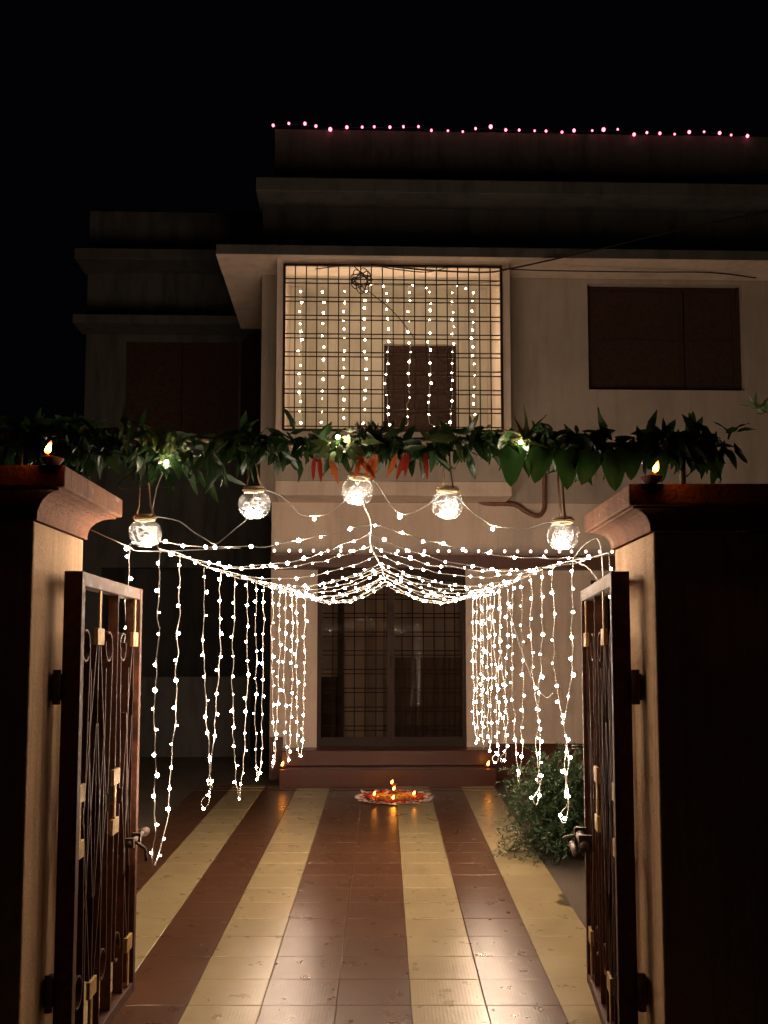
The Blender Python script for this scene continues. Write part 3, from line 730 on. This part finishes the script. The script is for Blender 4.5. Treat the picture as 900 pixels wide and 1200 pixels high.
# balcony strands behind the grille
for i in range(9):
    x = -.567 + i * .2391; base = hw(x, 11.28, 4.25)
    ztop, zbot = 5.86 - rnd.uniform(0, .03), 4.27 + rnd.uniform(0, .04)
    pts = [hw(x, 11.28, ztop), hw(x + rnd.uniform(-.015, .015), 11.28, 5.3), hw(x + rnd.uniform(-.02, .02), 11.27, 4.8), hw(x + rnd.uniform(-.02, .02), 11.28, zbot)]
    paths = [pts]
    if i in (3, 5, 7): paths.append([hw(x, 11.28, ztop), hw(x + .12, 11.28, ztop + .03), hw(x + .22, 11.28, ztop - .01)])
    if i in (4, 6): paths.append([hw(x, 11.28, zbot), hw(x + .08, 11.28, zbot - .03), hw(x + .2, 11.28, zbot + .02)])
    light_string('balcony_strand', f'{ORD[i]} strand of fairy lights from the left behind the balcony grille', 'fairy lights', 'strands of lights in the balcony', paths, base, bulb_bal, .118, .02, .002)
b = MB(); b.tube(smooth_path([hw(-.74, 11.2, 5.86), hw(0, 11.28, 5.88), hw(.8, 11.28, 5.87), hw(1.62, 11.2, 5.9)], 4), .003, 5)
tag(b.obj('curtain_wire', M['cable']), 'thin wire strung across the balcony behind the grille', 'wire')

# pink lights along the roof parapet
t = thing('roof_light_string', 'string of pink bulbs along the top of the roof parapet', 'string lights', tuple(hw(1.8, 11.5, 7.76)))
base = hw(1.8, 11.5, 7.76); b = MB(); red_me = ico(.021, 2, 1.15).mesh('bulb', M['bulb_red']); wp = []
for i in range(34):
    x = -.90 + i * .1655 + rnd.uniform(-.025, .025); z = 7.795 + .018 * math.sin(i * .9) + rnd.uniform(-.028, .02)
    wp.append(hw(x, 11.47, z)); q = place('bulb', red_me, t, tuple(hw(x, 11.455, z) - base), None, rnd.choice((.55, .65, .75, .85, 1.0)))
b.tube([p - base for p in wp], .004, 5); b.obj('wire', M['cable'], t)
# candle-shaped bulbs standing on the ledge above the doors
t = thing('ledge_light_string', 'row of small candle bulbs in red sockets on the ledge above the doors', 'string lights', tuple(hw(1.3, 11.25, 2.846)))
base = hw(1.3, 11.25, 2.846); led = ico(.015, 2, 1.25).mesh('bulb', M['bulb_ledge'])
sk = MB().lathe([(0, 0), (.011, 0), (.012, .004), (.009, .03), (0, .031)], n=10).mesh('socket', M['red_plastic'])
wp = []
for i in range(29):
    x = -.84 + i * .1475 + rnd.uniform(-.02, .02); p = hw(x, 11.23, 2.846) - base
    place('socket', sk, t, tuple(p), (rnd.uniform(-.12, .12), rnd.uniform(-.15, .15), 0)); place('bulb', led, t, tuple(p + Vector((0, 0, .046)))); wp.append(p + Vector((0, .012, .006)))
MB().tube(smooth_path(wp, 2), .003, 5).obj('wire', M['wire'], t)

# ------------------------------------------------------------------ jars hung from the garland
jars = [(-.921, 2.225, 'far left'), (-.499, 2.335, ''), (-.106, 2.389, ''), (.245, 2.335, ''), (.693, 2.215, '')]
jl = ['glass globe jar of fairy lights hanging nearest the left gate pillar', 'glass globe jar of fairy lights, second from the left gate pillar',
      'highest of the hanging glass jars, below the orange leaves and balcony middle', 'hanging glass jar between the highest jar and the one by the right pillar',
      'glass globe jar with wire-wrapped neck hanging nearest the right gate pillar']
GR = .057
jprof = [(0, -.053), (.014, -.053), (.032, -.048), (.046, -.036), (.055, -.020), (.059, -.002), (.056, .016), (.047, .031), (.035, .040), (.031, .045), (.034, .050), (.034, .060), (.032, .062)]
jm = MB().lathe(jprof, n=28).mesh('glass_globe', M['glass_jar'])
rim = MB().tube([(.0335 * math.cos(a), .0335 * math.sin(a), .046) for a in [2*math.pi*k/20 for k in range(20)]], .0042, 6, True)
rim.tube([(.0355 * math.cos(a), .0355 * math.sin(a), .053) for a in [2*math.pi*k/20 for k in range(20)]], .0038, 6, True)
rim.tube([(.0345 * math.cos(a), .0345 * math.sin(a), .060) for a in [2*math.pi*k/20 for k in range(20)]], .0030, 6, True)
rim = rim.mesh('jute_rim', M['jute'])
jb = ico(.0085, 2).mesh('bulb', M['bulb_jar'])
for i, (x, z, _) in enumerate(jars):
    t = thing('hanging_jar', jl[i], 'jar', (x, 4.0, z - .05), rnd.uniform(0, 3), 'light jars hanging under the garland'); t.scale = (1.08,) * 3; t.rotation_euler[1] = (.05, -.07, .09, -.03, .06)[i]
    place('glass_globe', jm, t, (0, 0, .05)); place('jute_rim', rim, t, (0, 0, .05))
    rr = random.Random(40 + i)
    b = MB(); pts = []
    for k in range(26):                                   # wire coiled inside
        a = k * 1.15 + rr.uniform(-.5, .5); r_ = rr.uniform(.028, .047); zz = .05 + rr.uniform(-.03, .022)
        r_ = min(r_, math.sqrt(max(1e-5, .05**2 - (zz - .048)**2)))
        pts.append((r_ * math.cos(a), r_ * math.sin(a), zz))
    pts += [(.02, 0, .09), (.03, .01, .112), (.045, .01, .108)]
    b.tube(smooth_path(pts, 4), .0013, 5); b.obj('wire_coil', M['jar_wire'], t)
    for k in range(5):
        a = rr.uniform(0, 6.28); r_ = rr.uniform(.004, .028); place('bulb', jb, t, (r_ * math.cos(a), r_ * math.sin(a), .05 + rr.uniform(-.043, -.024)), None, rr.uniform(.8, 1.2))
    ztop = (2.56 - (z - .05)) / 1.08
    b = MB()
    for sx in (-1, 1):
        b.tube([(sx * .040, 0, .103), (sx * .024, 0, .15), (sx * .016, rr.uniform(-.01, .01), (.15 + ztop) / 2), (sx * .012, 0, ztop)], .0032 if i < 4 else .0042, 6)
    b.tube([(.040 * math.cos(a), .040 * math.sin(a), .102) for a in [2*math.pi*k/16 for k in range(16)]], .0032, 6, True)
    b.obj('hanging_cord', M['twine'], t)
# wire that links the jars, with a bulb at each low point and three bulbs up in the leaves
def pt(x, z, y=4.0): return (x, y, z)
t = light_string('jar_light_string', 'white wire of fairy lights looping from jar to jar below the garland', 'fairy lights', None, [
    [pt(-.838, 2.475, 3.95), pt(-.87, 2.40, 3.96), pt(-.895, 2.34), pt(-.90, 2.29)],
    [pt(-.90, 2.295), pt(-.80, 2.275), pt(-.72, 2.22), pt(-.655, 2.18), pt(-.60, 2.22), pt(-.535, 2.275), pt(-.50, 2.39)],
    [pt(-.47, 2.40), pt(-.40, 2.375), pt(-.33, 2.30), pt(-.268, 2.288), pt(-.20, 2.31), pt(-.14, 2.37)],
    [pt(-.08, 2.45), pt(-.03, 2.43), pt(.02, 2.34), pt(.057, 2.30), pt(.12, 2.305), pt(.20, 2.36), pt(.23, 2.39)],
    [pt(.27, 2.385), pt(.33, 2.32), pt(.42, 2.25), pt(.55, 2.24), pt(.63, 2.27), pt(.68, 2.265)],
    ], (-.1, 4.0, 2.2), bulb_me, 9.0, .004, .0022, extra=[pt(-.84, 2.495, 3.93), pt(-.655, 2.172), pt(-.268, 2.278), pt(.057, 2.288), pt(.42, 2.238), pt(-.172, 2.585, 3.90), pt(.515, 2.565, 3.93), pt(-1.0, 2.17, 4.05)])
MB().tube(smooth_path([Vector(p) - Vector((-.1, 4.0, 2.2)) for p in ((-1.16, 4.1, 2.25), (-1.0, 4.05, 2.18), (-.93, 4.05, 2.16), (-.6, 4.3, 2.2))], 4), .002, 5).obj('wire', M['wire'], t)

# ------------------------------------------------------------------ leaf garland
def leaf_shape(L, W, kind='lance', curl=.25, fold=.25, seg=8):
    b = MB(); rows_ = []
    for i in range(seg + 1):
        t = i / seg
        if kind == 'lance': w_ = W * (math.sin(math.pi * min(1, t * .97 + .02)) ** .8) * (1 - .35 * t)
        elif kind == 'heart': w_ = W * (1.25 * (1 - t) ** .55 * min(1, t * 5 + .35)) if t < 1 else 0
        else: w_ = W * (1 - t) ** .8
        z = -curl * L * t * t; y = L * t
        wv = .03 * L * math.sin(t * 14) if kind == 'lance' else 0
        ext = (-.12 * L * (1 - t * 6) if kind == 'heart' and t < .16 else 0)
        rows_.append([(-w_, y + ext, z + fold * w_ + wv), (0, y, z), (w_, y + ext, z + fold * w_ - wv)])
    for r_ in rows_: b.v += r_
    for i in range(seg):
        for k in range(2): b.f.append((3*i+k, 3*i+k+1, 3*i+4+k, 3*i+3+k)); b.smooth.append(True)
    return b
lance = [leaf_shape(L, W, 'lance', c, f_, 6) for L, W, c, f_ in ((.135, .025, .25, .3), (.12, .023, .1, .35), (.15, .027, .4, .2), (.10, .024, -.15, .4))]
lance_me = [l.mesh('mango_leaf', M['mango']) for l in lance]
heart_me = [leaf_shape(L, W, 'heart', .12, .3).mesh('heart_leaf', M['heart']) for L, W in ((.14, .046), (.125, .042))]
spike_me = [leaf_shape(.12, .010, 'spike', .3, .5, 5).mesh('pale_leaf', M['pale']), leaf_shape(.09, .009, 'spike', -.1, .5, 5).mesh('pale_leaf', M['pale'])]
pale_b = leaf_shape(.09, .02, 'lance', .3, .3, 6).mesh('pale_leaf', M['young'])
orange_me = leaf_shape(.10, .013, 'lance', .1, .3, 6).mesh('orange_leaf', M['orange'])
crim_me = leaf_shape(.10, .011, 'lance', .1, .3, 6).mesh('crimson_leaf', M['crimson'])
gar = thing('leaf_garland', 'thick garland of green mango leaves strung across the gateway between both pillars', 'garland', (0, 4.0, 2.32))
GO = Vector((0, 4.0, 2.32))
def gline(x):   # centre line of the garland
    return Vector((x, 4.0 + .02 * math.sin(x * 3), 2.585 + .012 * math.sin(x * 5) + (.035 if x < -1 else 0) - .015 * max(0, x - 1)))
b = MB(); b.tube([gline(x) - GO for x in [-2.05 + .1 * k for k in range(34)]], .011, 8); b.obj('cane_pole', M['bamboo'], gar)
for x in (-1.42, 1.16): b = MB(); b.tube([Vector((x, 4.0, 2.36)) - GO + Vector((0, 0, -.045 if x > 0 else .009)), gline(x) - GO], .012, 8); b.obj('support_stick', M['bamboo'], gar)
rg = random.Random(5)
def orient(direction, roll, flat=None):
    d = Vector(direction).normalized()
    n_ = Vector((0, -1, .15)); x_ = d.cross(n_).normalized(); z_ = x_.cross(d).normalized()      # blade faces the street, then rolls
    m_ = Matrix((x_, d, z_)).transposed(); return m_ @ Matrix.Rotation(roll, 3, 'Y')
bulk = MB(); count = 0
def leafdir():
    a = rg.random()
    if a < .70: return Vector((rg.uniform(-.55, .55), rg.uniform(-.6, .3), -rg.uniform(.4, 1.0)))
    if a < .88: return Vector((rg.choice((-1, 1)) * rg.uniform(.6, 1), rg.uniform(-.6, .4), rg.uniform(-.3, .25)))
    return Vector((rg.uniform(-1, 1), rg.uniform(-.5, .5), rg.uniform(.1, .75)))
def add_leaf(me, shape, x, d, roll, sc_, dy=0, dz=0, name='mango_leaf', part=True):
    p = gline(x) + Vector((rg.uniform(-.02, .02), dy, dz)) - GO
    rot = orient(d, roll)
    if part: place(name, me, gar, tuple(p), rot, sc_)
    else:
        bulk.add([rot @ (Vector(v) * sc_) + p for v in shape.v], shape.f, True)
n_part = 0
for i in range(1150):
    x = rg.uniform(-1.95, 1.27)
    if rg.random() < .12: x = rg.uniform(.4, 1.35)
    k = rg.randrange(4); vis = -1.55 < x
    front = rg.random() < .45 and vis and n_part < 225
    dy = rg.uniform(-.075, -.03) if front else rg.uniform(-.05, .06)
    sz = rg.uniform(.45, .9) * (1.0 if x > .55 else .92) * (1.1 if x < -.8 else 1)
    add_leaf(lance_me[k], lance[k], x, leafdir(), rg.uniform(-1.3, 1.3), sz, dy, rg.uniform(-.05, .04) - (rg.uniform(0, .09) if -1.3 < x < -.6 else 0), part=front)
    if front: n_part += 1
for i in range(64):     # paler young leaves scattered through
    add_leaf(pale_b if i % 3 else lance_me[1], None, rg.choice((rg.uniform(-1.3, -.5), rg.uniform(-.35, .7), rg.uniform(-.9, -.75))), leafdir(), rg.uniform(-1, 1), rg.uniform(.5, .85), -.07, rg.uniform(-.05, .03), 'young_leaf')
stuff(bulk.obj('leaf_mass', M['mango'], gar))
for j, (x, tilt) in enumerate(((.50, -.1), (.60, -.22), (.705, .08), (.80, -.3), (.86, .0), (.93, -.12), (1.02, .2))):
    add_leaf(heart_me[j % 2], None, x, (tilt, -.08, -1), 1.57 * 0 + rg.uniform(-.25, .25), 1.05 if j < 5 else .85, -.095, -.05, 'heart_leaf')
for j, (dx, dz) in enumerate(((-.9, .5), (-.55, .95), (-.1, 1), (.35, .9), (.75, .5), (-.9, -.1), (.5, -.3), (.1, .75))):
    add_leaf(spike_me[j % 2], None, .535, (dx, -.35, dz), rg.uniform(-.8, .8), rg.uniform(.8, 1.15), -.09, -.01, 'pale_leaf')
for j, (x, dx, dz) in enumerate(((-.14, .3, -1), (-.12, .8, -.5), (-.19, -.7, -.8), (-.16, .0, -1), (-.10, .9, .1), (-.21, -.9, .1), (.15, .7, .2), (.18, -.6, .3), (.2, 1, .05))):
    add_leaf(pale_b, None, x, (dx, -.4, dz), rg.uniform(-.6, .6), rg.uniform(.7, 1.0), -.09, -.02, 'pale_leaf')
for x, tl_, m_ in ((-.265, -.05, 'crimson'), (-.235, .06, 'crimson'), (-.195, .3, 'orange'), (-.055, -.45, 'orange'), (-.045, -.2, 'orange'), (-.03, -.35, 'orange'), (.03, -.4, 'orange'), (.085, -.35, 'crimson'), (.10, -.15, 'crimson'), (.165, .1, 'crimson'), (-.12, .8, 'orange')):
    add_leaf(orange_me if m_ == 'orange' else crim_me, None, x, (tl_, -.15, -1 if m_ != 'orange' or x > -.1 else -.9), rg.uniform(-.4, .4), rg.uniform(.95, 1.15), -.085, -.065, m_ + '_leaf')
# upright sprigs
for x, n_ in ((-1.36, 3), (-1.22, 2), (-.95, 2), (-.545, 4), (.63, 3), (.85, 2), (1.08, 3), (1.20, 3), (-.24, 2)):
    for k in range(n_):
        add_leaf(lance_me[(k + 3) % 4], None, x, (rg.uniform(-.8, .8), rg.uniform(-.3, .2), rg.uniform(.5, 1)), rg.uniform(-1, 1), rg.uniform(.55, .95) * (1.2 if x > 1 else .8), rg.uniform(-.06, .02), .02)
# dark spray above the middle
b = MB()
for k in range(70):
    p = gline(rg.uniform(-.12, .02)) - GO + Vector((0, -.03, .03)); d = Vector((rg.uniform(-1, 1), rg.uniform(-.4, .4), rg.uniform(0, 1))).normalized()
    b.tube([p, p + d * rg.uniform(.03, .06)], .0022, 3)
stuff(b.obj('dry_twigs', M['bark'], gar))

# ------------------------------------------------------------------ oil lamps
bowl_prof = [(0, 0), (.016, 0), (.026, .008), (.034, .019), (.036, .024), (.033, .024), (.028, .016), (.012, .011), (0, .010)]
def bowl_mesh():
    b = MB().lathe(bowl_prof, n=24)
    b.v = [(x, y - (max(0, -y - .02) * 1.1 if z > .006 else 0), z) for x, y, z in b.v]; return b
bowl_me = bowl_mesh().mesh('bowl', M['clay'])
oil_me = MB().lathe([(0, .0185), (.029, .0185)], n=20).mesh('oil', M['oil'])
def flame_shape(h, r):
    b = MB(); pr = []
    for k in range(11):
        t = k / 10; pr.append((r * (math.sin(math.pi * min(1, t ** .62)) ** .9) * (1 - .25 * t) + .0002, h * t))
    b.lathe(pr, n=12); b.v = [(x + .28 * h * (z / h) ** 1.7, y, z) for x, y, z in b.v]; return b
flame_me = flame_shape(.034, .0088).mesh('flame', M['flame'])
def diya(loc, rz, label, group, fs=1.0, lean=0, lamp_scale=1.0):
    t = thing('clay_lamp', label, 'oil lamp', loc, rz, group)
    t.scale = (lamp_scale,) * 3
    place('bowl', bowl_me, t); place('oil', oil_me, t)
    MB().tube([(0, -.01, .019), (0, -.03, .022), (0, -.050, .030)], .0026, 6).obj('wick', M['wick'], t)
    place('flame', flame_me, t, (0, -.053, .030), (0, 0, lean), fs)
diya((-1.080, 3.350, 2.3695), 0.0, 'lit clay oil lamp on the coping of the left gate pillar', 'lit lamps on the pillars', 1.2)
diya((0.885, 3.410, 2.3185), -0.0, 'lit clay oil lamp on the coping of the right gate pillar', 'lit lamps on the pillars', 1.15)

# ------------------------------------------------------------------ flower rangoli
RC = Vector((.098, 10.1, gz(10.1) + .002)); rp = random.Random(9)
rang = thing('flower_rangoli', 'round rangoli of red, orange and yellow petals on the drive before the steps', 'rangoli', tuple(RC))
rang.rotation_euler = (ang, 0, 0)
def petals(nm, m_, rings, size, lift):
    b = MB()
    for r_, n_ in rings:
        for k in range(n_):
            a = 2 * math.pi * k / n_ + rp.uniform(-.1, .1); rr_ = r_ + rp.uniform(-.012, .012)
            c_ = Vector((rr_ * math.cos(a), rr_ * math.sin(a), lift + rp.uniform(0, .014)))
            d = Vector((math.cos(a + rp.uniform(-.7, .7)), math.sin(a + rp.uniform(-.7, .7)), rp.uniform(-.05, .5))).normalized()
            s_ = size * rp.uniform(.9, 1.6); sd__ = d.cross(Vector((0, 0, 1))).normalized() * s_ * .45
            b.add([c_, c_ + d * s_ * .5 + sd__, c_ + d * s_, c_ + d * s_ * .5 - sd__, c_ + d * s_ * .5 + Vector((0, 0, .006))], [(0, 1, 4), (1, 2, 4), (2, 3, 4), (3, 0, 4)])
    stuff(b.obj(nm, m_, rang))
petals('white_petals', M['pet_white'], ((.33, 50), (.30, 60), (.27, 40), (.13, 24)), .05, .001)
petals('leaf_ring', M['mango'], ((.26, 40), (.15, 20)), .035, .004)
petals('red_petals', M['pet_red'], ((.285, 50), (.24, 110), (.225, 90), (.205, 60), (.12, 50)), .034, .008)
petals('orange_petals', M['pet_orange'], ((.19, 50), (.165, 40), (.09, 20)), .028, .012)
petals('yellow_petals', M['pet_yellow'], ((.14, 50), (.06, 24), (.03, 14), (.10, 40)), .028, .014)
for dx, dy, dz, lb in ((-.215, -.02, .012, 'lit clay lamp at the left rim of the flower rangoli'), (.205, .0, .012, 'lit clay lamp at the right rim of the flower rangoli'),
                   (-.0, -.22, .012, 'lit clay lamp at the front rim of the flower rangoli'), (.005, .05, .05, 'lit clay lamp on a raised dish in the middle of the rangoli'), (-.005, .20, .085, 'tallest lit lamp, standing at the back of the rangoli')):
    yy = RC.y + dy; diya((RC.x + dx, yy, gz(yy) + dz), rp.uniform(-.5, .5), lb, 'lamps on the rangoli', 1.25)
    if dz > .02:
        z0_ = gz(yy)
        o_ = MB().lathe([(0, 0), (.05, 0), (.045, .012), (.02, .018), (.018, dz - .012), (.034, dz - .002), (0, dz - .001)], n=18).obj('lamp_stand', M['clay'], None, (RC.x + dx, yy, z0_))
        tag(o_, 'small turned clay stand under the ' + ('middle' if dz < .06 else 'back') + ' lamp of the rangoli', 'lamp stand')
for q, (x, lb) in enumerate(((-.70, 'lit clay lamp at the left end of the lower red step'), (1.42, 'lit clay lamp at the right end of the lower red step'))):
    p = hw(x, 10.90, .6015); diya(tuple(p), rp.uniform(-.4, .4), lb, 'lamps on the step', 1.5)
# loose white petals on the drive
b = MB()
for k in range(60):
    x = 1.0 + rp.gauss(0, .10); y = 8.6 + rp.gauss(0, .18); a = rp.uniform(0, 6.28); s_ = rp.uniform(.01, .022); z0_ = gz(y) + .003
    b.add([(x, y, z0_), (x + s_*math.cos(a), y + s_*math.sin(a), z0_ + .003), (x + s_*math.cos(a+.9), y + s_*math.sin(a+.9), z0_ + .005)], [(0, 1, 2)])
tag(stuff(b.obj('fallen_petals', M['pet_white'])), 'scatter of fallen white petals on the drive in front of the bush', 'petals')

# ------------------------------------------------------------------ bush by the right edge of the drive
bx, by = 1.30, 7.75; bz = gz(by) - .02
bush = thing('bush', 'feathery dark green bush beside the drive behind the right gate leaf', 'bush', (bx, by, bz))
rb = random.Random(3); b = MB(); sb = MB()
for k in range(430):
    a = rb.uniform(0, 2 * math.pi); el = rb.uniform(-.05, 1.15) ; ln = rb.uniform(.30, .54)
    d = Vector((math.cos(a) * math.cos(el), math.sin(a) * math.cos(el), math.sin(el)))
    base_ = Vector((rb.uniform(-.08, .08), rb.uniform(-.08, .08), rb.uniform(.05, .58)))
    pts = []
    for j in range(8):
        t = j / 7; pts.append(base_ + d * ln * t + Vector((0, 0, -.20 * t * t)) + Vector((rb.uniform(-1, 1), rb.uniform(-1, 1), rb.uniform(-1, 1))) * .008)
    for p in pts: p.z = max(p.z, .03)
    sb.tube(pts[:7], .002, 3)
    for j in range(1, 8):
        for q in range(9):
            p = pts[j-1].lerp(pts[j], rb.random()); dd = (d * .7 + Vector((rb.uniform(-1, 1), rb.uniform(-1, 1), rb.uniform(-.9, .8)))).normalized()
            s_ = rb.uniform(.028, .05); sd__ = dd.cross(Vector((rb.uniform(-1, 1), rb.uniform(-1, 1), 1))).normalized() * .0045
            b.add([p - sd__ * .4, p + dd * s_ * .5 + sd__, p + dd * s_, p + dd * s_ * .5 - sd__], [(0, 1, 2, 3)])
stuff(b.obj('foliage', M['bush'], bush)); stuff(sb.obj('stems', M['bark'], bush))

# ------------------------------------------------------------------ cables
def cable(pts, r, label, nm='power_cable', m='cable'):
    tag(MB().tube(smooth_path(pts, 6), r, 5).obj(nm, M[m]), label, 'cable')
cable([hw(.2, 10.95, 5.98), hw(.8, 10.93, 5.92), hw(1.4, 10.93, 5.9), hw(1.7, 10.9, 5.93), hw(2.6, 10.8, 6.11), hw(3.6, 10.75, 6.35), hw(4.9, 10.7, 6.62), hw(6.6, 10.7, 7.0)], .010, 'black cable rising from the balcony grille to the upper right across the sun slab')
cable([hw(1.66, 10.96, 5.95), hw(2.2, 11.0, 5.955), hw(3.2, 11.1, 5.99), hw(4.0, 11.2, 6.03), hw(4.6, 11.4, 6.05)], .007, 'thin black cable running along under the sun slab above the right window')
cable([hw(-.4, 10.94, 5.92), hw(0.1, 10.95, 5.98), hw(.45, 10.94, 5.93), hw(.8, 10.94, 5.9), hw(1.05, 10.94, 5.96)], .006, 'black cable drooping along the top of the balcony grille')
cable([(-.88, 4.6, 2.72), hw(-2.0, 9, 3.2), hw(-1.4, 11, 3.6)], .006, 'thin dark cable running from the garland towards the left wing')
pts = []
for k in range(60):
    a = k * .62; rr_ = .11 + .04 * math.sin(k * 1.7); pts.append(hw(.10 + rr_ * math.cos(a) * .8, 10.95 - .01 * math.sin(k), 5.80 + rr_ * math.sin(a) * .9 * (1.1 if k > 30 else .5)))
cable([hw(.0, 10.95, 5.98)] + pts + [hw(.45, 11.2, 5.55), hw(.7, 11.25, 5.25)], .0055, 'tangled coil of black cable tied to the top of the balcony grille')

# ------------------------------------------------------------------ slender tree beyond the right pillar, one sprig reaching into view
tr = thing('slender_tree', 'slender tree right of the house with one feathery sprig at the picture edge', 'tree', (2.75, 6.2, gz(6.2) - .03))
rb = random.Random(21); tb = MB(); lb = MB()
tb.tube([(0, 0, 0), (.04, .02, 1.2), (-.03, .05, 2.4), (.02, 0, 3.4)], [.05, .042, .03, .015], 10)
tips = [(-.50, 0, 3.05)] + [(rb.uniform(.1, .9), rb.uniform(-.6, .6), rb.uniform(2.8, 4.3)) for _ in range(16)]
for tp in tips:
    root_ = Vector((0, .03, rb.uniform(2.3, 3.2))); tipv = Vector(tp); mid = root_.lerp(tipv, .5) + Vector((0, 0, .12)); path_ = smooth_path([root_, mid, tipv], 6)
    tb.tube(path_, .006, 5)
    for p in path_[3:]:
        for q in range(7):
            dd = ((tipv - root_).normalized() * .6 + Vector((rb.uniform(-1, 1), rb.uniform(-1, 1), rb.uniform(-.8, .8)))).normalized(); s_ = rb.uniform(.06, .11)
            sd__ = dd.cross(Vector((0, .4, 1))).normalized() * .010
            lb.add([p, p + dd * s_ * .5 + sd__, p + dd * s_, p + dd * s_ * .5 - sd__], [(0, 1, 2, 3)])
tb.obj('trunk', M['bark'], tr); stuff(lb.obj('crown', M['bush'], tr))
